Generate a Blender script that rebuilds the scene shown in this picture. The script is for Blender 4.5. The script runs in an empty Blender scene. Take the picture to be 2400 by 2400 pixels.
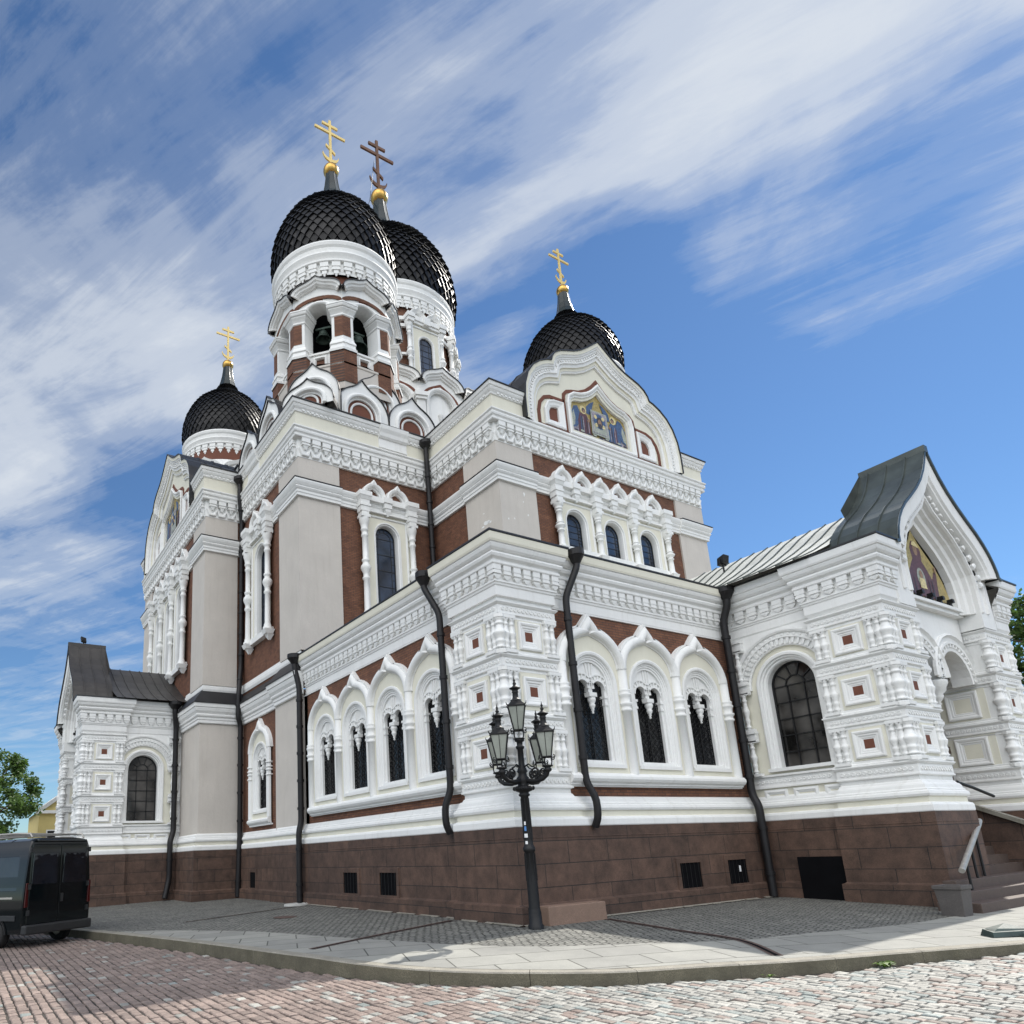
import bpy, bmesh, math, random
from math import sin, cos, pi, sqrt, radians, atan2
from mathutils import Vector, Matrix
from mathutils.geometry import tessellate_polygon
random.seed(7)
SC = bpy.context.scene
COL = SC.collection

# ------------------------------------------------------------------ camera
cd = bpy.data.cameras.new('camera')
cam = bpy.data.objects.new('camera', cd)
COL.objects.link(cam)
cr = Vector((0.8625779, -0.5042664, -0.0409233))
cu = Vector((-0.0856364, -0.2252488, 0.9705305))
cb = Vector((-0.4986238, -0.8336537, -0.2374782))
M = Matrix((cr, cu, cb)).transposed().to_4x4()
M.translation = Vector((-13.13625, -14.91868, 1.09845))
cam.matrix_world = M
cd.sensor_width = 36.0
cd.lens = 24.4766
cd.shift_x = 0.13117
cd.shift_y = 0.16727
cd.clip_start = 0.1
cd.clip_end = 3000
SC.camera = cam

# ------------------------------------------------------------------ light
SUN_DIR = Vector((1.0, 0.095, math.tan(radians(47.0)))).normalized()
sl = bpy.data.lights.new('sun', 'SUN')
sl.energy = 3.5
sl.angle = radians(0.5)
sl.color = (1.0, 0.95, 0.87)
sun = bpy.data.objects.new('sun', sl)
COL.objects.link(sun)
sun.rotation_euler = (-SUN_DIR).to_track_quat('-Z', 'Y').to_euler()
SC.view_settings.view_transform = 'Standard'
SC.view_settings.look = 'None'
SC.view_settings.gamma = 1
SC.view_settings.exposure = 0.88

W = bpy.data.worlds.new('World')
SC.world = W
W.use_nodes = True
nt = W.node_tree
nt.nodes.clear()


class NG:
    """small helper to write node graphs"""
    def __init__(s, tree):
        s.t = tree

    def n(s, typ, ins=None, **props):
        nd = s.t.nodes.new(typ)
        for k, v in props.items():
            setattr(nd, k, v)
        for k, v in (ins or {}).items():
            s.set(nd, k, v)
        return nd

    def set(s, nd, k, v):
        sock = nd.inputs[k]
        if hasattr(v, 'links') or isinstance(v, bpy.types.NodeSocket):
            s.t.links.new(v, sock)
        elif isinstance(v, bpy.types.Node):
            s.t.links.new(v.outputs[0], sock)
        else:
            sock.default_value = v

    def math(s, op, a, b=0.0, c=0.0, clamp=False):
        nd = s.n('ShaderNodeMath', {0: a, 1: b, 2: c}, operation=op)
        nd.use_clamp = clamp
        return nd.outputs[0]

    def ramp(s, fac, stops, interp='LINEAR'):
        nd = s.n('ShaderNodeValToRGB', {0: fac})
        cr_ = nd.color_ramp
        cr_.interpolation = interp
        while len(cr_.elements) < len(stops):
            cr_.elements.new(0.5)
        for e, (p, c) in zip(cr_.elements, stops):
            e.position = p
            e.color = c if hasattr(c, '__len__') else (c, c, c, 1)
        return nd.outputs[0]

    def mix(s, fac, a, b, mode='MIX'):
        nd = s.n('ShaderNodeMix', data_type='RGBA', blend_type=mode)
        for k, v in ((0, fac), (6, a), (7, b)):
            if isinstance(v, tuple) and len(v) == 3:
                v = (*v, 1)
            s.set(nd, k, v)
        return nd.outputs[2]


g = NG(nt)
sky = g.n('ShaderNodeTexSky', sky_type='NISHITA', sun_disc=False)
sky.sun_elevation = radians(47.0)
sky.sun_rotation = atan2(SUN_DIR.x, SUN_DIR.y)
sky.altitude = 50
sky.air_density = 1.0
sky.dust_density = 0.05
sky.ozone_density = 1.3
tc = g.n('ShaderNodeTexCoord')
sep = g.n('ShaderNodeSeparateXYZ', {0: tc.outputs['Generated']})
zc = g.math('MAXIMUM', sep.outputs[2], 0.03)
px = g.math('DIVIDE', sep.outputs[0], zc)
py = g.math('DIVIDE', sep.outputs[1], zc)
# along / across the direction of the cirrus streaks on the cloud deck
al = g.math('ADD', g.math('MULTIPLY', px, 0.47), g.math('MULTIPLY', py, -0.88))
ac = g.math('ADD', g.math('MULTIPLY', px, 0.88), g.math('MULTIPLY', py, 0.47))
vec = g.n('ShaderNodeCombineXYZ', {0: al, 1: ac, 2: 0.0})
def noise(scale_al, scale_ac, off, detail, rough, dist=0.0):
    mp = g.n('ShaderNodeMapping', {0: vec.outputs[0], 1: off, 3: (scale_al, scale_ac, 1)})
    return g.n('ShaderNodeTexNoise', {0: mp.outputs[0], 'Scale': 1.0, 'Detail': detail, 'Roughness': rough, 'Distortion': dist}).outputs[0]
warp = noise(1.1, 1.4, (3.1, 7.7, 0), 3, 0.5)
warp2 = noise(3.0, 4.0, (8.3, 1.9, 0), 4, 0.55)
wisp = noise(0.9, 4.0, (1.7, 4.2, 0), 8, 0.66, 0.9)
puff = noise(2.4, 3.0, (9.3, 2.2, 0), 7, 0.62, 0.5)
fine = noise(1.5, 15.0, (5.5, 1.2, 0), 7, 0.66, 0.6)
acw = g.math('ADD', ac, g.math('ADD', g.math('MULTIPLY', g.math('SUBTRACT', warp, 0.5), 0.40), g.math('MULTIPLY', g.math('SUBTRACT', warp2, 0.5), 0.16)))
acs = g.math('MULTIPLY', acw, 0.4)
band = g.ramp(acs, [(0.0, 0.52), (0.14, 0.50), (0.22, 0.46), (0.31, 0.62), (0.375, 0.82), (0.412, 0.44), (0.45, 0.20),
                    (0.50, 0.42), (0.56, 0.46), (0.66, 0.22), (0.80, 0.28), (1.0, 0.36)], 'EASE')
# the deck thins out towards the right of the church
thin = g.ramp(g.math('ADD', g.math('MULTIPLY', al, 0.33), 0.5), [(0.0, 0.95), (0.35, 1.0), (0.55, 1.0), (0.66, 0.85), (0.8, 0.62), (1.0, 0.5)])
tex = g.math('ADD', g.math('MULTIPLY', wisp, 0.95), g.math('ADD', g.math('MULTIPLY', puff, 0.85), g.math('MULTIPLY', fine, 0.30)))
dens0 = g.math('SUBTRACT', g.math('ADD', g.math('MULTIPLY', band, thin), g.math('MULTIPLY', tex, 1.15)), 1.385)
# broad veils and clear patches at fixed places of the sky: (direction, half width in degrees, more or less cloud)
VEILS = [
    ((0.7006, 0.1241, 0.7027), 26, 0.36),
    ((0.5878, 0.3378, 0.7351), 17, 0.10),
    ((0.0764, 0.8027, 0.5915), 13, 0.20),
    ((0.0601, 0.9206, 0.3858), 8, 0.24),
    ((0.2222, 0.7045, 0.6740), 12, 0.06),
    ((0.0881, 0.5957, 0.7984), 16, -0.12),
    ((0.8012, 0.3489, 0.4861), 21, -0.55),
    ((0.7374, 0.5004, 0.4537), 14, -0.30),
    ((0.1585, 0.8500, 0.5023), 9, -0.26),
    ((0.6198, 0.4539, 0.6402), 7, -0.30),
    ((0.7486, 0.1625, 0.6429), 7, -0.25),
    ((0.7705, 0.2058, 0.6033), 12, 0.16),
]
for d_, w_, k_ in VEILS:
    dot = g.n('ShaderNodeVectorMath', {0: tc.outputs['Generated'], 1: d_}, operation='DOT_PRODUCT').outputs['Value']
    mr = g.n('ShaderNodeMapRange', {0: dot, 1: cos(radians(w_)), 2: 1.0, 3: 0.0, 4: k_}, interpolation_type='SMOOTHSTEP')
    dens0 = g.math('ADD', dens0, mr.outputs[0])
dens = g.ramp(dens0, [(0.0, 0.0), (0.15, 0.12), (0.40, 0.42), (0.70, 0.80), (1.0, 1.0)], 'EASE')
hzn = g.ramp(sep.outputs[2], [(0.0, 0.0), (0.08, 0.24), (0.2, 1.0)])
dens = g.math('MULTIPLY', dens, hzn)
blue = g.mix(1.0, sky.outputs[0], (0.31, 0.415, 0.51), 'MULTIPLY')
skyc = g.mix(g.math('MULTIPLY', dens, 0.9), blue, (3.1, 3.3, 3.55))
# unseen bright cloud added behind the viewer to light the shaded walls
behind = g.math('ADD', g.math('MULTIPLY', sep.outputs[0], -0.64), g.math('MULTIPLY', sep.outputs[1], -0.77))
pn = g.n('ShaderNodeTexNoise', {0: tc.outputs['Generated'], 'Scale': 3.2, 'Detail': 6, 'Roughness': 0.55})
fill_bank = g.math('MULTIPLY', g.ramp(behind, [(0.0, 0.0), (0.12, 0.0), (0.45, 1.0)]), g.ramp(pn.outputs[0], [(0.33, 0.25), (0.55, 1.0)]))
fill_bank = g.math('MULTIPLY', fill_bank, g.ramp(sep.outputs[2], [(0.0, 0.08), (0.22, 0.2), (0.55, 1.0)]))
skyc = g.mix(fill_bank, skyc, (14.5, 14.5, 14.6))
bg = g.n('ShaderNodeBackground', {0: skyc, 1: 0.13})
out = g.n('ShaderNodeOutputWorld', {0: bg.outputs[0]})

# ------------------------------------------------------------------ materials
MATS = {}
def base_mat(name):
    m = bpy.data.materials.new(name)
    m.use_nodes = True
    m.node_tree.nodes.clear()
    gg = NG(m.node_tree)
    b = gg.n('ShaderNodeBsdfPrincipled')
    o = gg.n('ShaderNodeOutputMaterial', {0: b.outputs[0]})
    MATS[name] = m
    return m, gg, b

def wallvec(gg):
    t = gg.n('ShaderNodeTexCoord')
    s = gg.n('ShaderNodeSeparateXYZ', {0: t.outputs['Object']})
    u = gg.math('ADD', s.outputs[0], s.outputs[1])
    c = gg.n('ShaderNodeCombineXYZ', {0: u, 1: s.outputs[2], 2: 0.0})
    return t.outputs['Object'], c.outputs[0]

def plain(name, col, rough=0.8, var=0.12, scale=1.5, bump=0.15, bscale=18, metal=0.0, streak=0.0, streakcol=None, coat=0.0, spec=0.5, fine=0.0):
    m, gg, b = base_mat(name)
    obj, wv = wallvec(gg)
    n1 = gg.n('ShaderNodeTexNoise', {0: obj, 'Scale': scale, 'Detail': 6, 'Roughness': 0.62})
    lo = tuple(c * (1 - var) for c in col)
    hi = tuple(min(1, c * (1 + var * 0.6)) for c in col)
    c = gg.mix(gg.ramp(n1.outputs[0], [(0.3, 0), (0.7, 1)]), lo, hi)
    if fine:
        n3 = gg.n('ShaderNodeTexNoise', {0: obj, 'Scale': 60, 'Detail': 3})
        c = gg.mix(gg.ramp(n3.outputs[0], [(0.38, 1), (0.62, 0)]), c, tuple(x * (1 - fine) for x in col))
    if streak:
        mp = gg.n('ShaderNodeMapping', {0: wv, 3: (2.2, 0.12, 1)})
        n2 = gg.n('ShaderNodeTexNoise', {0: mp.outputs[0], 'Scale': 2.0, 'Detail': 7, 'Roughness': 0.7})
        f = gg.math('MULTIPLY', gg.ramp(n2.outputs[0], [(0.52, 0), (0.78, 1)]), streak)
        c = gg.mix(f, c, streakcol or tuple(x * 0.45 for x in col))
    gg.set(b, 'Base Color', c)
    b.inputs['Roughness'].default_value = rough
    b.inputs['Metallic'].default_value = metal
    b.inputs['Specular IOR Level'].default_value = spec
    b.inputs['Coat Weight'].default_value = coat
    b.inputs['Coat Roughness'].default_value = 0.05
    if bump:
        nb = gg.n('ShaderNodeTexNoise', {0: obj, 'Scale': bscale, 'Detail': 5, 'Roughness': 0.6})
        bp = gg.n('ShaderNodeBump', {'Height': nb.outputs[0], 'Strength': bump, 'Distance': 0.02})
        gg.set(b, 'Normal', bp.outputs[0])
    return m

WHITE = plain('white_paint', (0.82, 0.82, 0.80), 0.75, 0.09, 1.1, 0.25, 14, streak=0.42, streakcol=(0.55, 0.53, 0.48), fine=0.06)
YELLOW = plain('cream_paint', (0.74, 0.715, 0.60), 0.8, 0.08, 1.5, 0.2, 16, streak=0.2, streakcol=(0.5, 0.47, 0.38), fine=0.04)
BEIGE = plain('beige_plaster', (0.60, 0.555, 0.50), 0.85, 0.14, 0.7, 0.4, 9, streak=0.30, streakcol=(0.36, 0.32, 0.27), fine=0.10)
ROOF = plain('black_roof_metal', (0.018, 0.018, 0.020), 0.42, 0.35, 1.5, 0.08, 5, metal=0.0)
SEAM = plain('grey_roof_metal', (0.075, 0.088, 0.08), 0.34, 0.35, 1.2, 0.10, 3, metal=0.3, streak=0.4, streakcol=(0.045, 0.05, 0.05))
BROWNROOF = plain('brown_roof_metal', (0.045, 0.040, 0.036), 0.5, 0.35, 1.2, 0.10, 3, streak=0.4, streakcol=(0.025, 0.022, 0.02))
SCALE = plain('black_dome_tile', (0.008, 0.008, 0.009), 0.42, 0.5, 3.0, 0.08, 6, spec=0.22)
SPIRE = plain('green_black_spire_metal', (0.008, 0.018, 0.020), 0.22, 0.3, 1.0, 0.05, 4, spec=0.3)
GOLD = plain('gilding', (0.52, 0.32, 0.09), 0.30, 0.15, 2.5, 0.1, 9, metal=1.0)
PALEGOLD = plain('pale_gilding', (0.80, 0.60, 0.22), 0.42, 0.10, 2.0, 0.05, 8, metal=0.25)
BRONZE = plain('dark_bronze', (0.16, 0.085, 0.05), 0.45, 0.3, 2.0, 0.1, 8, metal=0.6)
IRON = plain('black_cast_iron', (0.009, 0.009, 0.010), 0.5, 0.3, 6, 0.25, 25, spec=0.35)
PIPE = plain('dark_pipe_paint', (0.012, 0.011, 0.012), 0.5, 0.3, 3, 0.12, 12, spec=0.35)
DARK = plain('dark_interior', (0.006, 0.006, 0.007), 0.9, 0.2, 2, 0, spec=0.05)
BELL = plain('green_bell_bronze', (0.05, 0.075, 0.062), 0.45, 0.3, 4, 0.1, 10, metal=0.6)
LEAD = plain('window_lead', (0.012, 0.013, 0.016), 0.5, 0.2, 3, 0)
PINKSTONE = plain('pinkish_step_stone', (0.26, 0.17, 0.125), 0.75, 0.2, 4, 0.4, 30, fine=0.25)
STEPSTONE = plain('brown_step_granite', (0.095, 0.067, 0.055), 0.7, 0.2, 4, 0.4, 30, fine=0.25)
KERBFACE = plain('mossy_shaded_kerb_face', (0.15, 0.135, 0.095), 0.9, 0.5, 1.6, 0.8, 14, fine=0.4, streak=0.7, streakcol=(0.055, 0.055, 0.028))  # mossy kerb front, with its shade also put into the colour
KERBSTONE = plain('kerb_granite', (0.29, 0.27, 0.225), 0.85, 0.35, 2.6, 0.6, 16, fine=0.3, streak=0.75, streakcol=(0.10, 0.095, 0.055))
PLANTER = plain('dark_planter_stone', (0.10, 0.09, 0.085), 0.8, 0.25, 4, 0.5, 25, fine=0.2)
STEEL = plain('brushed_steel', (0.42, 0.40, 0.36), 0.5, 0.2, 3, 0.05, 20, metal=0.45)
RUST = plain('rusty_iron', (0.09, 0.055, 0.045), 0.85, 0.3, 5, 0.4, 25)
HOUSEYEL = plain('house_yellow', (0.62, 0.50, 0.20), 0.85, 0.1, 1, 0.1)
TRUNK = plain('bark', (0.07, 0.05, 0.035), 0.9, 0.3, 3, 0.6, 12)
STUMP = plain('pale_cloth', (0.55, 0.56, 0.58), 0.85, 0.1, 2, 0.1)
TARP = plain('dark_green_cloth', (0.03, 0.05, 0.045), 0.6, 0.4, 4, 0.3, 12)
PAINT = plain('black_van_paint', (0.004, 0.006, 0.007), 0.06, 0.1, 1, 0, spec=0.45)
PALEROOF = plain('pale_seamed_roof', (0.42, 0.43, 0.40), 0.5, 0.2, 1.0, 0.08, 4, streak=0.3)
RUBBER = plain('rubber', (0.015, 0.015, 0.015), 0.8, 0.2, 6, 0.2)
PLASTIC = plain('black_plastic', (0.02, 0.02, 0.021), 0.5, 0.2, 6, 0.1)
REDLENS = plain('dark_red_lens', (0.05, 0.005, 0.005), 0.15, 0.1, 3, 0)
STKW = plain('white_sticker', (0.75, 0.75, 0.75), 0.6, 0.15, 20, 0)
STKB = plain('blue_sticker', (0.08, 0.22, 0.50), 0.6, 0.2, 20, 0)

def brick_mat(name, c1, c2, mortar, bw, bh, ms, rough=0.85, bump=0.5, offset=0.5, noise=0.25, smooth=0.1, nscale=3.0, bias=0.0):
    m, gg, b = base_mat(name)
    obj, wv = wallvec(gg)
    br = gg.n('ShaderNodeTexBrick', {0: wv, 'Color1': (*c1, 1), 'Color2': (*c2, 1), 'Mortar': (*mortar, 1), 'Scale': 1.0,
              'Mortar Size': ms, 'Mortar Smooth': smooth, 'Bias': bias, 'Brick Width': bw, 'Row Height': bh})
    br.offset = offset
    n1 = gg.n('ShaderNodeTexNoise', {0: obj, 'Scale': nscale, 'Detail': 7, 'Roughness': 0.65})
    n2 = gg.n('ShaderNodeTexNoise', {0: obj, 'Scale': 45.0, 'Detail': 3, 'Roughness': 0.6})
    f = gg.math('ADD', gg.math('MULTIPLY', n1.outputs[0], 0.6), gg.math('MULTIPLY', n2.outputs[0], 0.4))
    c = gg.mix(noise * 2, br.outputs[0], gg.mix(gg.ramp(f, [(0.32, 0), (0.68, 1)]), (0.25, 0.25, 0.25), (1.55, 1.5, 1.45)), 'MULTIPLY')
    gg.set(b, 'Base Color', c)
    b.inputs['Roughness'].default_value = rough
    h = gg.math('SUBTRACT', gg.math('MULTIPLY', f, 0.35), gg.math('MULTIPLY', br.outputs[1], 0.8))
    bp = gg.n('ShaderNodeBump', {'Height': h, 'Strength': bump, 'Distance': 0.02})
    gg.set(b, 'Normal', bp.outputs[0])
    return m

BRICK = brick_mat('red_brown_brick', (0.205, 0.088, 0.046), (0.14, 0.058, 0.032), (0.075, 0.045, 0.036), 0.29, 0.092, 0.011, noise=0.28)
BRICKD = plain('red_brick_paint', (0.165, 0.060, 0.036), 0.85, 0.2, 3, 0.3, 20, fine=0.12)
GRANITE = brick_mat('brown_granite', (0.108, 0.064, 0.046), (0.070, 0.042, 0.031), (0.022, 0.018, 0.016), 1.9, 0.625, 0.012, 0.72, 0.6, noise=0.45, nscale=2.2)

def glass_mat(name, col, rough=0.06, spec=0.5, var=0.5):
    m, gg, b = base_mat(name)
    obj, wv = wallvec(gg)
    n1 = gg.n('ShaderNodeTexNoise', {0: obj, 'Scale': 0.8, 'Detail': 3})
    gg.set(b, 'Base Color', gg.mix(gg.ramp(n1.outputs[0], [(0.35, 0), (0.65, 1)]), tuple(c * (1 - var) for c in col), tuple(c * (1 + var) for c in col)))
    b.inputs['Roughness'].default_value = rough
    b.inputs['Specular IOR Level'].default_value = spec
    n2 = gg.n('ShaderNodeTexNoise', {0: obj, 'Scale': 1.7, 'Detail': 2})
    bp = gg.n('ShaderNodeBump', {'Height': n2.outputs[0], 'Strength': 0.12, 'Distance': 0.05})
    gg.set(b, 'Normal', bp.outputs[0])
    return m
GLASS = glass_mat('dark_window_glass', (0.020, 0.021, 0.023), 0.12, 0.30, 0.7)
BLUEGLASS = glass_mat('leaded_blue_glass', (0.03, 0.045, 0.075), 0.10, 0.6)
VANGLASS = glass_mat('van_glass', (0.006, 0.008, 0.012), 0.03, 0.7)
PORCHGLASS = glass_mat('porch_glass', (0.050, 0.046, 0.042), 0.08, 0.5, 0.85)
BROWNPAINT = plain('brown_door_paint', (0.085, 0.055, 0.042), 0.5, 0.2, 3, 0.15, 10)
MILK = plain('lantern_glass', (0.30, 0.32, 0.285), 0.25, 0.2, 3, 0)

def pave_mat(name, c1, c2, mortar, bw, bh, ms, ang, noise=0.3, bump=0.4, rough=0.85, smooth=0.2, distort=0.0):
    m, gg, b = base_mat(name)
    t = gg.n('ShaderNodeTexCoord')
    v = t.outputs['Object']
    if distort:
        dn = gg.n('ShaderNodeTexNoise', {0: v, 'Scale': 5.0, 'Detail': 2})
        off = gg.n('ShaderNodeVectorMath', {0: dn.outputs[1], 1: (0.5, 0.5, 0.5)}, operation='SUBTRACT')
        off2 = gg.n('ShaderNodeVectorMath', {0: off.outputs[0], 'Scale': distort}, operation='SCALE')
        v = gg.n('ShaderNodeVectorMath', {0: v, 1: off2.outputs[0]}, operation='ADD').outputs[0]
    mp = gg.n('ShaderNodeMapping', {0: v, 2: (0, 0, ang)})
    br = gg.n('ShaderNodeTexBrick', {0: mp.outputs[0], 'Color1': (*c1, 1), 'Color2': (*c2, 1), 'Mortar': (*mortar, 1), 'Scale': 1.0,
              'Mortar Size': ms, 'Mortar Smooth': smooth, 'Brick Width': bw, 'Row Height': bh})
    n1 = gg.n('ShaderNodeTexNoise', {0: t.outputs['Object'], 'Scale': 1.3, 'Detail': 8, 'Roughness': 0.65})
    n2 = gg.n('ShaderNodeTexNoise', {0: t.outputs['Object'], 'Scale': 30.0, 'Detail': 4, 'Roughness': 0.6})
    f = gg.math('ADD', gg.math('MULTIPLY', n1.outputs[0], 0.6), gg.math('MULTIPLY', n2.outputs[0], 0.4))
    c = gg.mix(noise * 2, br.outputs[0], gg.mix(gg.ramp(f, [(0.32, 0), (0.68, 1)]), (0.35, 0.35, 0.35), (1.45, 1.42, 1.38)), 'MULTIPLY')
    gg.set(b, 'Base Color', c)
    b.inputs['Roughness'].default_value = rough
    h = gg.math('SUBTRACT', gg.math('MULTIPLY', f, 0.5), gg.math('MULTIPLY', br.outputs[1], 1.0))
    bp = gg.n('ShaderNodeBump', {'Height': h, 'Strength': bump, 'Distance': 0.03})
    gg.set(b, 'Normal', bp.outputs[0])
    return m
FLAG = pave_mat('flagstone', (0.275, 0.275, 0.25), (0.225, 0.225, 0.208), (0.07, 0.07, 0.06), 1.5, 0.95, 0.018, radians(23), 0.16, 0.3)
SETT = pave_mat('small_setts', (0.225, 0.225, 0.205), (0.15, 0.152, 0.14), (0.035, 0.035, 0.03), 0.23, 0.16, 0.028, radians(70), 0.28, 0.9, smooth=0.5, distort=0.17)
GROUND = pave_mat('distant_paving', (0.20, 0.19, 0.18), (0.15, 0.14, 0.13), (0.07, 0.065, 0.06), 0.3, 0.22, 0.03, radians(90), 0.25, 0.4)
JOINT = plain('road_joint_dirt', (0.040, 0.034, 0.028), 0.95, 0.35, 3, 0.4, 30)

def cobble_mat():
    m, gg, b = base_mat('cobblestone')
    at = gg.n('ShaderNodeAttribute', attribute_name='tone')
    t = gg.n('ShaderNodeTexCoord')
    n2 = gg.n('ShaderNodeTexNoise', {0: t.outputs['Object'], 'Scale': 28.0, 'Detail': 5, 'Roughness': 0.65})
    n1 = gg.n('ShaderNodeTexNoise', {0: t.outputs['Object'], 'Scale': 0.9, 'Detail': 5, 'Roughness': 0.6})
    f = gg.math('ADD', gg.math('MULTIPLY', n2.outputs[0], 0.65), gg.math('MULTIPLY', n1.outputs[0], 0.35))
    c = gg.mix(0.55, at.outputs[0], gg.mix(gg.ramp(f, [(0.34, 0), (0.66, 1)]), (0.35, 0.35, 0.35), (1.5, 1.48, 1.45)), 'MULTIPLY')
    gg.set(b, 'Base Color', c)
    b.inputs['Roughness'].default_value = 0.72
    bp = gg.n('ShaderNodeBump', {'Height': n2.outputs[0], 'Strength': 0.6, 'Distance': 0.012})
    gg.set(b, 'Normal', bp.outputs[0])
    return m
COBBLE = cobble_mat()

def leaf_mat(name, c1, c2):
    m, gg, b = base_mat(name)
    at = gg.n('ShaderNodeAttribute', attribute_name='tone')
    gg.set(b, 'Base Color', gg.mix(at.outputs[2], c1, c2))
    b.inputs['Roughness'].default_value = 0.6
    tr = gg.n('ShaderNodeBsdfTranslucent', {0: (*[c * 1.6 for c in c2], 1)})
    ms = gg.n('ShaderNodeMixShader', {0: 0.3, 1: b.outputs[0], 2: tr.outputs[0]})
    o = [n for n in m.node_tree.nodes if n.type == 'OUTPUT_MATERIAL'][0]
    m.node_tree.links.new(ms.outputs[0], o.inputs[0])
    return m
LEAF = leaf_mat('leaf_green', (0.030, 0.065, 0.014), (0.075, 0.135, 0.028))
WEED = leaf_mat('weed_green', (0.05, 0.10, 0.015), (0.12, 0.20, 0.03))

def mosaic_mat(name, col, rough=0.5, metal=0.0, var=0.4):
    m, gg, b = base_mat(name)
    obj, wv = wallvec(gg)
    vo = gg.n('ShaderNodeTexVoronoi', {0: wv, 'Scale': 14.0})
    n1 = gg.n('ShaderNodeTexNoise', {0: wv, 'Scale': 3.0, 'Detail': 4})
    f = gg.math('ADD', gg.math('MULTIPLY', gg.n('ShaderNodeSeparateColor', {0: vo.outputs[1]}).outputs[0], 0.55), gg.math('MULTIPLY', n1.outputs[0], 0.45))
    gg.set(b, 'Base Color', gg.mix(f, tuple(c * (1 - var) for c in col), tuple(min(1, c * (1 + var)) for c in col)))
    b.inputs['Roughness'].default_value = rough
    b.inputs['Metallic'].default_value = metal
    return m
MGOLD = mosaic_mat('gold_tesserae', (0.43, 0.33, 0.12), 0.45, 0.35)
MPURP = mosaic_mat('purple_tesserae', (0.105, 0.042, 0.05))
MBLUE = mosaic_mat('blue_tesserae', (0.055, 0.10, 0.20))
MDARK = mosaic_mat('dark_tesserae', (0.045, 0.04, 0.05))
MGREY = mosaic_mat('pale_tesserae', (0.34, 0.36, 0.30))
MSKIN = mosaic_mat('skin_tesserae', (0.28, 0.17, 0.10))
MCREAM = mosaic_mat('cream_tesserae', (0.62, 0.52, 0.26))
MWAVE = mosaic_mat('cloud_tesserae', (0.28, 0.25, 0.28), var=0.6)

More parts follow.
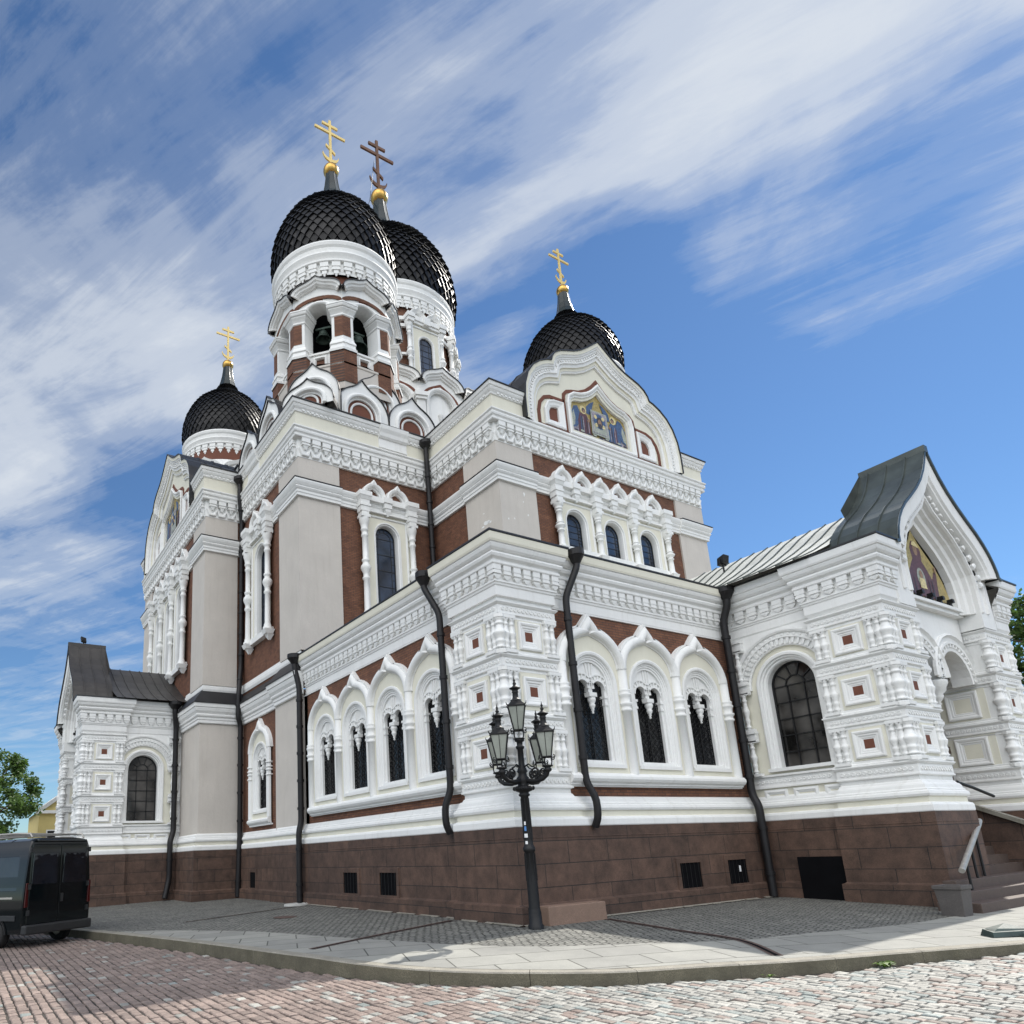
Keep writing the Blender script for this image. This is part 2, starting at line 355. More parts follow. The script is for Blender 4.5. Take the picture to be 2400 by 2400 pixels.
# ------------------------------------------------------------------ mesh builder
class MB:
    def __init__(s, T=None):
        s.v = []; s.f = []; s.m = []; s.sm = []; s.T = T

    def add(s, vs, fs, m=0, sm=False):
        b = len(s.v)
        s.v.extend(vs)
        for f in fs:
            s.f.append([b + i for i in f]); s.m.append(m); s.sm.append(sm)

    def quad(s, a, b, c, d, m=0):
        s.add([a, b, c, d], [(0, 1, 2, 3)], m)

    def hexa(s, p, m=0):
        s.add(p, [(0, 1, 2, 3), (7, 6, 5, 4), (0, 4, 5, 1), (1, 5, 6, 2), (2, 6, 7, 3), (3, 7, 4, 0)], m)

    def box(s, F, u0, u1, o0, o1, z0, z1, m=0):
        s.hexa([F(u0, o0, z0), F(u1, o0, z0), F(u1, o1, z0), F(u0, o1, z0), F(u0, o0, z1), F(u1, o0, z1), F(u1, o1, z1), F(u0, o1, z1)], m)

    def frustum(s, F, u, z0, z1, o, a0, b0, a1, b1, m=0):
        """tapered block, half widths a (u) and b (o)"""
        s.hexa([F(u - a0, o - b0, z0), F(u + a0, o - b0, z0), F(u + a0, o + b0, z0), F(u - a0, o + b0, z0),
                F(u - a1, o - b1, z1), F(u + a1, o - b1, z1), F(u + a1, o + b1, z1), F(u - a1, o + b1, z1)], m)

    def poly(s, F, loops, o, m=0):
        """flat polygon in the (u, z) plane with holes"""
        L = [[Vector((a, b, 0)) for a, b in lp] for lp in loops]
        tris = tessellate_polygon(L)
        flat = [(p.x, p.y) for lp in L for p in lp]
        s.add([F(a, o, b) for a, b in flat], [tuple(t) for t in tris], m)

    def wallring(s, F, loop, o0, o1, m=0, closed=True):
        n = len(loop)
        vs = [F(a, o0, b) for a, b in loop] + [F(a, o1, b) for a, b in loop]
        fs = [(i, (i + 1) % n, n + (i + 1) % n, n + i) for i in range(n if closed else n - 1)]
        s.add(vs, fs, m)

    def slab(s, F, loop, o0, o1, m=0, mside=None):
        s.poly(F, [loop], o1, m)
        s.wallring(F, loop, o0, o1, m if mside is None else mside)

    def sweep(s, F, path, prof, closed=False, m=0, sm=False, lim=2.2):
        """profile [(n, o)] carried along an in-plane path [(u, z)]; n > 0 is left of travel"""
        n = len(path); k = len(prof); vs = []
        for i in range(n):
            p = Vector(path[i])
            a = Vector(path[i - 1]) if (i > 0 or closed) else None
            b = Vector(path[(i + 1) % n]) if (i < n - 1 or closed) else None
            t1 = (p - a).normalized() if a is not None else None
            t2 = (b - p).normalized() if b is not None else None
            if t1 is None: t1 = t2
            if t2 is None: t2 = t1
            n1 = Vector((-t1.y, t1.x)); n2 = Vector((-t2.y, t2.x))
            nn = n1 + n2
            if nn.length < 1e-6: nn = n1.copy()
            nn.normalize()
            sc = min(lim, 1 / max(0.2, nn.dot(n1)))
            for (pn, po) in prof:
                q = p + nn * (pn * sc)
                vs.append(F(q.x, po, q.y))
        fs = []
        for i in range(n if closed else n - 1):
            j = (i + 1) % n
            for c in range(k - 1):
                fs.append((i * k + c, i * k + c + 1, j * k + c + 1, j * k + c))
        if not closed:
            if k > 2:
                fs.append(tuple(range(k))); fs.append(tuple((n - 1) * k + c for c in range(k)))
        s.add(vs, fs, m, sm)

    def hsweep(s, path, prof, closed=False, m=0, T=None, ends=True):
        """moulding [(out, z)] carried round a plan path [(x, y)]; outside is right of travel"""
        n = len(path); k = len(prof); vs = []
        for i in range(n):
            p = Vector(path[i])
            a = Vector(path[i - 1]) if (i > 0 or closed) else None
            b = Vector(path[(i + 1) % n]) if (i < n - 1 or closed) else None
            t1 = (p - a).normalized() if a is not None else None
            t2 = (b - p).normalized() if b is not None else None
            if t1 is None: t1 = t2
            if t2 is None: t2 = t1
            n1 = Vector((t1.y, -t1.x)); n2 = Vector((t2.y, -t2.x))
            nn = (n1 + n2).normalized()
            sc = min(2.5, 1 / max(0.2, nn.dot(n1)))
            for (po, pz) in prof:
                q = p + nn * (po * sc)
                vs.append((q.x, q.y, pz))
        fs = []
        for i in range(n if closed else n - 1):
            j = (i + 1) % n
            for c in range(k - 1):
                fs.append((i * k + c, j * k + c, j * k + c + 1, i * k + c + 1))
        if not closed and ends and k > 2:
            fs.append(tuple(range(k))); fs.append(tuple((n - 1) * k + c for c in range(k)))
        if T: vs = [T(*v) for v in vs]
        s.add(vs, fs, m)

    def lathe(s, P, prof, seg=12, m=0, sm=True, a0=0.0, a1=2 * pi, capb=False, capt=False):
        """P(x, y, z) maps local to world; prof [(r, z)]"""
        full = abs(a1 - a0 - 2 * pi) < 1e-6
        cols = seg if full else seg + 1
        k = len(prof); vs = []
        for i in range(cols):
            a = a0 + (a1 - a0) * i / seg
            for r, z in prof:
                vs.append(P(r * cos(a), r * sin(a), z))
        fs = []
        for i in range(seg):
            j = (i + 1) % cols
            for c in range(k - 1):
                fs.append((i * k + c, j * k + c, j * k + c + 1, i * k + c + 1))
        s.add(vs, fs, m, sm)
        if capt and prof[-1][0] > 0: s.add([vs[i * k + k - 1] for i in range(cols)], [tuple(range(cols))], m)
        if capb and prof[0][0] > 0: s.add([vs[i * k] for i in range(cols)], [tuple(range(cols))], m)

    def tube(s, pts, r, seg=6, m=0, sm=True, caps=True):
        pts = [Vector(p) for p in pts]
        n = len(pts); rings = []
        up = Vector((0.123, 0.2, 0.97))
        t = (pts[1] - pts[0]).normalized()
        nx = t.cross(up)
        if nx.length < 1e-3: nx = t.cross(Vector((1, 0, 0)))
        nx.normalize()
        for i in range(n):
            t1 = (pts[i] - pts[i - 1]).normalized() if i > 0 else None
            t2 = (pts[i + 1] - pts[i]).normalized() if i < n - 1 else None
            tt = ((t1 or t2) + (t2 or t1)).normalized()
            nx = (nx - tt * nx.dot(tt)).normalized()
            ny = tt.cross(nx)
            rr = r[i] if hasattr(r, '__len__') else r
            if t1 is not None and t2 is not None:
                pass
            rings.append([pts[i] + nx * (rr * cos(2 * pi * c / seg)) + ny * (rr * sin(2 * pi * c / seg)) for c in range(seg)])
        vs = [tuple(v) for rg in rings for v in rg]
        fs = []
        for i in range(n - 1):
            for c in range(seg):
                d = (c + 1) % seg
                fs.append((i * seg + c, i * seg + d, (i + 1) * seg + d, (i + 1) * seg + c))
        s.add(vs, fs, m, sm)
        if caps:
            s.add([vs[c] for c in range(seg)], [tuple(range(seg))], m)
            s.add([vs[(n - 1) * seg + c] for c in range(seg)], [tuple(range(seg))], m)

    def build(s, name, mats, parent=None, bevel=0, tone=None):
        vs = s.v
        if s.T: vs = [s.T(*v) for v in vs]
        me = bpy.data.meshes.new(name)
        me.from_pydata([tuple(v) for v in vs], [], s.f)
        if not isinstance(mats, (list, tuple)): mats = [mats]
        for m in mats: me.materials.append(m)
        if s.f:
            me.polygons.foreach_set('material_index', s.m)
            me.polygons.foreach_set('use_smooth', s.sm)
        me.update()
        if tone is not None:
            ca = me.color_attributes.new('tone', 'FLOAT_COLOR', 'POINT')
            ca.data.foreach_set('color', tone)
        o = bpy.data.objects.new(name, me)
        COL.objects.link(o)
        if parent is not None: o.parent = parent
        if bevel:
            b = o.modifiers.new('bevel', 'BEVEL'); b.width = bevel; b.segments = 2; b.limit_method = 'ANGLE'
        return o

def thing(name, label, cat, group=None):
    o = bpy.data.objects.new(name, None)
    COL.objects.link(o)
    o['label'] = label; o['category'] = cat
    if group: o['group'] = group
    return o
def tag(o, label, cat, group=None):
    o['label'] = label; o['category'] = cat
    if group: o['group'] = group
    return o
def struct(o, kind='structure'):
    o['kind'] = kind
    return o
def part(name, parent):
    o = bpy.data.objects.new(name, None); COL.objects.link(o); o.parent = parent
    return o

ID = lambda x, y, z: (x, y, z)
def FY(y0, T=ID):            # wall that faces -y, u runs along +x
    return lambda u, o, z: T(u, y0 - o, z)
def FX(x0, T=ID):            # wall that faces -x, u runs along +y
    return lambda u, o, z: T(x0 - o, u, z)
def FA(cx, cy, ang, r, T=ID):  # face of a round or many-sided drum
    c, s_ = cos(ang), sin(ang)
    return lambda u, o, z: T(cx + c * (r + o) - s_ * u, cy + s_ * (r + o) + c * u, z)
def shift(F, du=0.0, do=0.0, dz=0.0):
    return lambda u, o, z: F(u + du, o + do, z + dz)
def LP(F, u0, o0):           # lathe axis at (u0, o0) of a wall frame
    return lambda x, y, z: F(u0 + x, o0 + y, z)

# ------------------------------------------------------------------ outlines
def arch(a, zs, zb=None, n=14, rise=None):
    rise = a if rise is None else rise
    pts = [(-a * cos(pi * i / n), zs + rise * sin(pi * i / n)) for i in range(n + 1)]
    if zb is not None: pts = [(-a, zb)] + pts + [(a, zb)]
    return pts
def keel(a, h, zs, hb=0.80, th=62, n=9, zb=None, k=0.13):
    """pointed Russian arch: round shoulders, concave run up to a tip"""
    t = radians(th); H = h * hb
    left = [(-a * cos(t * i / n), zs + H * sin(t * i / n)) for i in range(n + 1)]
    p0 = Vector(left[-1]); d = Vector((a * sin(t), H * cos(t))).normalized()
    p2 = Vector((0, zs + h))
    lam = (abs(p0.x) - a * k) / d.x if d.x > 1e-6 else 0
    p1 = p0 + d * lam * 0.9
    for i in range(1, 6):
        q = i / 5
        v = p0 * (1 - q) ** 2 + p1 * 2 * q * (1 - q) + p2 * q * q
        left.append((v.x, v.y))
    left[-1] = (0, zs + h)
    full = left + [(-x, z) for x, z in reversed(left[:-1])]
    if zb is not None: full = [(-a, zb)] + full + [(a, zb)]
    return full
def mv(path, du, dz=0.0):
    return [(u + du, z + dz) for u, z in path]
def rect(u0, u1, z0, z1):
    return [(u0, z0), (u0, z1), (u1, z1), (u1, z0)]
def halfround(r, o0, n=7, h=None):
    h = r if h is None else h
    return [(-r * cos(pi * i / (n - 1)), o0 + h * sin(pi * i / (n - 1))) for i in range(n)]

BALUSTER = [(0.62, 0.0), (0.62, 0.03), (1.0, 0.05), (1.0, 0.08), (0.72, 0.10), (0.70, 0.16), (0.88, 0.22), (0.92, 0.24), (0.92, 0.28), (0.80, 0.30),
            (0.78, 0.36), (1.18, 0.47), (1.25, 0.52), (1.25, 0.55), (1.0, 0.58), (0.80, 0.66), (0.68, 0.76), (0.66, 0.80), (0.90, 0.82), (0.90, 0.86),
            (0.70, 0.88), (0.70, 0.94), (0.95, 0.98), (0.95, 1.0)]
def baluster(mb, F, u, o, z0, z1, r, seg=12, m=0):
    mb.lathe(LP(F, u, o), [(a * r, z0 + (z1 - z0) * b) for a, b in BALUSTER], seg, m)
COLUMN = [(1.5, 0.0), (1.5, 0.02), (1.15, 0.035), (1.15, 0.05), (0.9, 0.07), (0.85, 0.25), (0.8, 0.36), (1.15, 0.375), (1.15, 0.39), (0.85, 0.40), (0.9, 0.43),
          (1.5, 0.47), (1.6, 0.49), (1.5, 0.505), (0.95, 0.53), (0.95, 0.545), (1.2, 0.555), (1.2, 0.57), (0.85, 0.58), (0.85, 0.80), (1.1, 0.81), (1.1, 0.825), (0.9, 0.835),
          (0.9, 0.86), (1.2, 0.87), (1.2, 0.885), (1.0, 0.895), (1.25, 0.93), (1.6, 0.965), (1.6, 1.0)]
def column(mb, F, u, o, z0, z1, r, seg=12, m=0):
    mb.lathe(LP(F, u, o), [(a * r, z0 + (z1 - z0) * b) for a, b in COLUMN], seg, m)

# ================================================================== the cathedral
CATH = thing('cathedral', 'white and red-brick cathedral with four black tiled onion domes and gilded crosses', 'cathedral')
ORTH_T = lambda x, y, z: (y - 10.9, x + 14.56, z)      # west transept: mirror of the south one
TOW_T = lambda x, y, z: (y - 14.45, x + 14.45, z)      # left face of the bell tower block
POR_T = lambda x, y, z: (y - 2.66, x + 15.04, z)       # west porch: mirror of the south one

def segs(path):
    for a, b in zip(path[:-1], path[1:]):
        A = Vector(a); B = Vector(b); t = (B - A); L = t.length; t.normalize()
        n = Vector((t.y, -t.x))
        yield L, (lambda A, t, n: (lambda u, o, z: (A.x + t.x * u + n.x * o, A.y + t.y * u + n.y * o, z)))(A, t, n)
def along(path, period, fn, margin=0.0, minlen=0.3):
    for L, F in segs(path):
        if L < minlen: continue
        n = max(1, round((L - 2 * margin) / period))
        p = (L - 2 * margin) / n
        for i in range(n):
            fn(F, margin + p * (i + 0.5), p)

# ---------- granite plinth
PL = [(-2.32, 26.9), (-2.32, 23.0), (0.24, 23.0), (0.24, 17.9), (0.10, 17.9), (0.10, 14.75), (0.24, 14.75), (0.24, 2.87), (0, 2.87), (0, 0), (2.83, 0), (2.83, 0.14), (12.2, 0.14)]
GP = [(0.0, 1.65), (0.0, 1.36), (0.012, 1.35), (0.012, 1.34), (0.0, 1.33), (0.0, -0.40), (0.05, -0.44), (0.11, -0.46), (0.11, -1.6)]
mb = MB()
mb.hsweep(PL, [(-0.5, 1.65)] + GP, m=0)
mb.build('granite_plinth', GRANITE, CATH, bevel=0)
# ---------- base mouldings above the granite
BASE = [(-0.5, 1.652), (-0.015, 1.652), (0.0, 1.68), (0.0, 1.84), (-0.03, 1.90), (-0.10, 1.93)]
BASEY = [(-0.10, 1.93), (-0.11, 1.94), (-0.11, 2.09), (-0.09, 2.10)]
BASE2 = [(-0.09, 2.10), (-0.05, 2.12), (-0.03, 2.18), (-0.05, 2.26), (-0.10, 2.29), (-0.10, 2.33), (-0.14, 2.37), (-0.16, 2.46), (-0.20, 2.52), (-0.26, 2.54), (-0.6, 2.56)]
mb = MB()
mb.hsweep(PL, BASE, ends=False); mb.hsweep(PL, BASE2, ends=False)
mb.hsweep(PL, BASEY, m=1, ends=False)
mb.build('base_moulding', [WHITE, YELLOW], CATH)

def basement_window(F, u, w, z0, z1, parent=CATH):
    m = MB()
    fr = rect(u - w / 2, u + w / 2, z0, z1)
    m.sweep(F, fr, [(0.0, 0.005), (0.0, 0.05), (0.16, 0.05), (0.17, 0.0)], closed=True)
    o = m.build('basement_window', GRANITE, parent)
    d = MB(); d.poly(F, [fr], 0.012); d.build('opening', DARK, o)
    b = MB()
    for i in range(5):
        x = u - w / 2 + w * (i + 0.5) / 5
        b.box(F, x - 0.012, x + 0.012, 0.014, 0.03, z0, z1)
    b.build('bars', IRON, o)
basement_window(FX(0.24), 20.9, 0.8, -0.36, 0.42)
basement_window(FX(0.24), 10.1, 1.15, -0.36, 0.42)
basement_window(FX(0.24), 7.25, 1.15, -0.36, 0.42)
basement_window(FY(0.14), 7.35, 1.05, -0.38, 0.40)
basement_window(FY(0.14), 9.85, 1.05, -0.38, 0.40)
m = MB(); m.box(FY(0.14), 9.95, 10.03, 0.014, 0.03, 0.0, 0.2); m.build('notice', STKW, CATH)

# ---------- arcade windows of the low wings
def arcade_window(F0, u, parent=CATH, name='arched_window', single=False):
    F = shift(F0, u)
    m = MB()
    inner = arch(1.02, 6.15, 3.52, 16)
    a = 1.36
    rollp = keel(a, 1.46, 6.72, hb=0.80, th=80, k=0.22)
    fieldtop = [(x, z) for x, z in rollp]
    outer = [(-a, 3.05)] + fieldtop + [(a, 3.05)]
    m.poly(F, [outer, inner], 0.10, 1)
    # stepped reveal mouldings
    m.sweep(F, inner, [(0.05, 0.10), (0.05, 0.145), (0.0, 0.16), (-0.06, 0.15), (-0.09, 0.115), (-0.10, 0.08), (-0.14, 0.08), (-0.16, 0.05), (-0.21, 0.05), (-0.23, 0.02), (-0.29, 0.02), (-0.30, -0.02), (-0.30, -0.06)], m=0)
    # roll mould with keel tip
    m.sweep(F, rollp, [(-0.19, 0.10), (-0.19, 0.13), (-0.155, 0.145)] + [(-0.155 * cos(pi * i / 8), 0.15 + 0.15 * sin(pi * i / 8)) for i in range(1, 8)] + [(0.155, 0.15), (0.16, 0.19), (0.215, 0.19), (0.225, 0.0)], m=0, lim=1.6)
    # tympanum plate with two small arches
    r = 0.27; cx = 0.36; zs = 6.0
    plate = [(-0.74, 5.78), (-cx - r, 5.78), (-cx - r, zs)]
    plate += [(-cx - r * cos(pi * i / 10), zs + r * sin(pi * i / 10)) for i in range(1, 11)]
    plate += [(-0.09, 5.82), (0.09, 5.82), (0.09, zs)]
    plate += [(cx - r * cos(pi * i / 10), zs + r * sin(pi * i / 10)) for i in range(1, 11)]
    plate += [(cx + r, 5.78), (0.74, 5.78)]
    plate += [(0.74 * cos(pi * i / 16), 6.15 + 0.74 * sin(pi * i / 16)) for i in range(17)]
    m.poly(F, [plate], -0.045, 0)
    m.wallring(F, plate, -0.045, -0.22, 0)
    for sx in (-1, 1):   # spoked tracery round each small arch
        arc = lambda rr, n=12: [(sx * cx - rr * cos(pi * i / n), zs + rr * sin(pi * i / n)) for i in range(n + 1)]
        for rr in (0.30, 0.49):
            m.sweep(F, arc(rr), [(-0.028, -0.05), (-0.028, 0.0), (0.028, 0.0), (0.028, -0.05)], m=0)
        for k in range(1, 8):
            t = pi * k / 8
            p0 = (sx * cx - 0.31 * cos(t), zs + 0.31 * sin(t)); p1 = (sx * cx - 0.48 * cos(t), zs + 0.48 * sin(t))
            m.sweep(F, [p0, p1], [(-0.022, -0.05), (-0.022, -0.005), (0.022, -0.005), (0.022, -0.05)], m=0)
    for x in (-0.11, 0.0, 0.11):
        m.sweep(F, [(x, 6.42 if x else 6.3), (x * 1.3, 6.15 + sqrt(0.70 ** 2 - x * x * 1.7))], [(-0.022, -0.05), (-0.022, -0.005), (0.022, -0.005), (0.022, -0.05)], m=0)
    m.box(F, -0.17, 0.17, -0.16, 0.06, 5.72, 5.86)
    for sx in (-1, 1):   # jambs with little capitals
        m.box(F, sx * 0.74, sx * 0.61, -0.22, -0.04, 3.62, 5.48)
        m.box(F, sx * 0.76, sx * 0.585, -0.22, -0.01, 5.48, 5.56)
        m.box(F, sx * 0.75, sx * 0.60, -0.22, -0.03, 5.56, 5.72)
        m.box(F, sx * 0.76, sx * 0.58, -0.22, 0.0, 5.72, 5.80)
    # sill
    m.box(F, -1.05, 1.05, -0.25, 0.17, 3.42, 3.54)
    m.box(F, -0.80, 0.80, -0.25, 0.06, 3.54, 3.66)
    if single:
        w = a
        m.sweep(F, [(-w, 3.15), (-w, 6.79)], halfround(0.155, 0.10, 7, 0.17)[::-1], m=0, sm=False)
        m.sweep(F, [(w, 6.79), (w, 3.15)], halfround(0.155, 0.10, 7, 0.17)[::-1], m=0)
        for sx in (-1, 1):
            for z in (5.3, 5.55, 5.72, 5.95):
                m.lathe(LP(F, sx * w, 0.12), [(0.17, z - 0.05), (0.205, z - 0.02), (0.205, z + 0.02), (0.17, z + 0.05)], 10)
        m.sweep(F, [(-w - 0.15, 2.98), (w + 0.15, 2.98)], [(-0.15, 0.08), (-0.12, 0.20), (-0.03, 0.30), (0.07, 0.31), (0.15, 0.24), (0.17, 0.10)], m=0)
        m.box(F, -w - 0.15, w + 0.15, 0.0, 0.16, 2.76, 2.84)
    o = m.build(name, [WHITE, YELLOW], parent)
    p = MB()
    p.lathe(LP(F, 0, -0.04), [(0.02, 5.17), (0.045, 5.20), (0.03, 5.25), (0.055, 5.29), (0.05, 5.33), (0.085, 5.38), (0.10, 5.44), (0.10, 5.47), (0.075, 5.49), (0.12, 5.56), (0.135, 5.62), (0.135, 5.66), (0.11, 5.68), (0.16, 5.73)], 12)
    p.build('pendant', WHITE, o)
    gl = MB(); gl.poly(F, [rect(-0.62, 0.62, 3.5, 6.4)], -0.21); gl.build('glass', GLASS, o)
    gr = MB()
    per = 0.235; nz = 7
    for i in range(-3, 4):
        for sgn in (1, -1):
            path = []
            for k in range(nz * 2 + 1):
                z = 3.66 + k * 0.1857
                ph = (k % 2)
                path.append((i * per + sgn * (0.105 if ph else -0.105), z))
            path = [(min(0.61, max(-0.61, x)), z) for x, z in path]
            gr.tube([F(x, -0.165 + 0.012 * sgn, z) for x, z in path], 0.0155, 4, sm=False, caps=False)
    for x in (-0.6, 0.0, 0.6):
        gr.box(F, x - 0.018, x + 0.018, -0.18, -0.14, 3.6, 6.28)
    gr.build('iron_grille', IRON, o)
    return o

def colonnette(F, u, parent=CATH):
    m = MB()
    m.lathe(LP(F, u, 0.12), [(0.165, 3.05), (0.165, 5.28), (0.205, 5.30), (0.215, 5.34), (0.205, 5.38), (0.175, 5.40), (0.19, 5.47), (0.235, 5.52), (0.235, 5.57), (0.18, 5.60),
            (0.20, 5.78), (0.235, 5.83), (0.235, 5.88), (0.185, 5.91), (0.215, 5.97), (0.215, 6.02), (0.165, 6.05), (0.165, 6.84)], 14)
    m.build('colonnette', WHITE, parent)

YB, XB = 0.40, 0.50       # brick planes of the two low wings
FR, FL = FY(YB), FX(XB)
CR = [4.05, 6.81, 9.57]
CL = [12.43, 9.66, 6.89, 4.12]
def wing_wall(F, u0, u1, centres, name):
    m = MB()
    holes = [mv(arch(1.0, 6.15, 3.53, 12), c) for c in centres]
    m.poly(F, [rect(u0, u1, 2.5, 8.7)] + holes, 0.0, 0)
    m.build(name, BRICK, CATH)
wing_wall(FR, 2.5, 12.0, CR, 'brick_wall')
wing_wall(FL, 2.5, 14.9, CL, 'brick_wall')
for c in CR: arcade_window(FR, c)
for c in CL: arcade_window(FL, c)
h = 1.38
for c in (CR[0] - h, CR[0] + h, CR[1] + h, CR[2] + h): colonnette(FR, c)
for c in (CL[0] + h + .005, CL[0] - h, CL[1] - h, CL[2] - h, CL[3] - h): colonnette(FL, c)
SILLR = [(-0.17, 0.0), (-0.15, 0.20), (-0.10, 0.28), (-0.02, 0.325), (0.06, 0.32), (0.13, 0.27), (0.17, 0.18), (0.18, 0.0)]
for F, a, b in ((FR, CR[0] - h - .16, CR[2] + h + .17), (FL, CL[3] - h - .17, CL[0] + h + .17)):
    m = MB()
    m.sweep(F, [(a, 3.08), (b, 3.08)], SILLR)
    m.box(F, a, b, 0.0, 0.19, 2.88, 2.93); m.box(F, a, b, 0.0, 0.13, 2.83, 2.88)
    m.build('sill_moulding', WHITE, CATH)
    m = MB()      # valley fillers in the spandrels between the arches stay brick; a thin string under the cornice
    m.box(F, a - 1, b + 1, 0.0, 0.05, 8.50, 8.56)
    m.build('string_course', WHITE, CATH)

# ---------- main cornice of the low wings and corner pier
CORN = [(0.24, 14.47), (0.24, 2.87), (0, 2.87), (0, 0), (2.83, 0), (2.83, 0.14), (12.2, 0.14)]
CP1 = [(-0.3, 8.56), (-0.20, 8.56), (-0.20, 8.86), (-0.17, 8.89), (-0.16, 8.95), (-0.13, 8.97), (-0.13, 9.03), (-0.19, 9.04), (-0.19, 9.50)]
CP2 = [(-0.19, 9.50), (-0.05, 9.50), (-0.03, 9.53), (-0.03, 9.60), (-0.07, 9.63), (-0.05, 9.66), (0.03, 9.72), (0.06, 9.80), (0.04, 9.86), (0.0, 9.88), (0.06, 9.91), (0.11, 9.97), (0.14, 10.06), (0.14, 10.10), (0.18, 10.12)]
CP3 = [(0.18, 10.12), (0.20, 10.18), (0.21, 10.40), (-0.3, 10.41)]
mb = MB()
mb.hsweep(CORN, CP1); mb.hsweep(CORN, CP2); mb.hsweep(CORN, CP3, m=1)
def tooth(F, u, p):
    w = p * 0.37
    mb.box(F, u - w, u + w, -0.19, -0.06, 9.33, 9.499)
    mb.box(F, u - w * 0.85, u + w * 0.85, -0.19, -0.075, 9.28, 9.33)
    mb.box(F, u - w, u + w, -0.19, -0.055, 9.20, 9.28)
    mb.box(F, u - w * 0.8, u + w * 0.8, -0.19, -0.09, 9.12, 9.20)
    mb.frustum(F, u, 9.03, 9.12, -0.14, 0.02, 0.03, w * 0.8, 0.05)
along(CORN, 0.41, tooth, 0.02)
mb.build('low_cornice', [WHITE, YELLOW], CATH)
# roofs of the wings: two low slopes meeting in a hip behind the corner pier
mb = MB()
RE = [(0.24, 14.47), (0.24, 2.87), (0, 2.87), (0, 0), (2.83, 0), (2.83, 0.14), (12.2, 0.14)]
mb.hsweep(RE, [(-0.3, 10.41), (0.225, 10.41), (0.235, 10.42), (0.235, 10.475), (0.20, 10.485), (-0.35, 10.60)])
P = lambda x, y: (x, y, 10.60 + 0.30 * min(x - 0.3, y - 0.3))
mb.add([P(0.3, 0.3), P(12.2, 0.3), (12.2, 9.2, 13.3), (9.2, 9.2, 13.3)], [(0, 1, 2, 3)])
mb.add([P(0.3, 0.3), (9.2, 9.2, 13.3), (9.2, 15.2, 13.3), P(0.3, 15.2)], [(0, 1, 2, 3)])
mb.build('wing_roof', ROOF, CATH)

# ---------- piers made of banded tiers
def square_panel(F, u, z, s, parent, depth=0.0):
    m = MB()
    sq = rect(u - s / 2, u + s / 2, z - s / 2, z + s / 2)
    m.sweep(F, sq, [(0.10, 0.0), (0.09, 0.06), (0.05, 0.075), (0.0, 0.06), (-0.03, 0.03), (-0.08, 0.03), (-0.10, 0.0), (-0.15, 0.0), (-0.17, -0.02), (-(s / 2 - 0.145), -0.02), (-(s / 2 - 0.14), -0.021)], closed=True, m=0)
    q = 0.15
    m.poly(F, [rect(u - q, u + q, z - q, z + q)], -0.019, 1)
    return m.build('square_panel', [WHITE, BRICKD], parent)

TIERS = [(8.38, 7.98), (6.72, 6.33), (4.90, 4.52), (3.20, 2.76)]
def pier_shaft(path, parent, faces, T=ID, mats=None):
    """bands, cells and shaft of a tiered pier; path goes round the shaft (outside on the right of travel)"""
    m = MB(T)
    for i, (zt, zb) in enumerate(TIERS):
        prof = [(-0.02, zb - 0.04), (0.03, zb), (0.075, zb + 0.015), (0.075, zb + 0.06), (0.05, zb + 0.075), (0.05, zt - 0.10), (0.08, zt - 0.085), (0.13, zt - 0.03), (0.13, zt), (0.05, zt + 0.03), (-0.05, zt + 0.05)]
        m.hsweep(path, prof)
        def disc(F, u, p):
            m.lathe(lambda x, y, z: F(u + x, z, (zb + zt) / 2 - 0.012 + y), [(0.068, 0.05), (0.068, 0.078), (0.045, 0.082), (0.04, 0.066), (0.015, 0.075), (0.0, 0.075)], 8, sm=False)
        along(path, 0.165, disc, 0.06)
    zs = [8.42] + [b for t, b in TIERS]
    # cell walls
    for (zt0, zb0), (zt1, zb1) in zip(TIERS[:-1], TIERS[1:]):
        m.hsweep(path, [(0.0, zb0 - 0.02), (0.02, zb0 - 0.06), (0.02, zb0 - 0.10), (0.0, zb0 - 0.12), (0.0, zt1 + 0.16), (0.05, zt1 + 0.15), (0.05, zt1 + 0.08), (0.10, zt1 + 0.05), (0.10, zt1)])
    m.hsweep(path, [(0.0, 8.40), (0.0, 8.90)])
    m.hsweep(path, [(0.10, 2.50), (0.06, 2.54), (0.03, 2.60), (0.0, 2.62), (0.0, 2.78)])
    return m.build('pier_shaft', WHITE, parent)

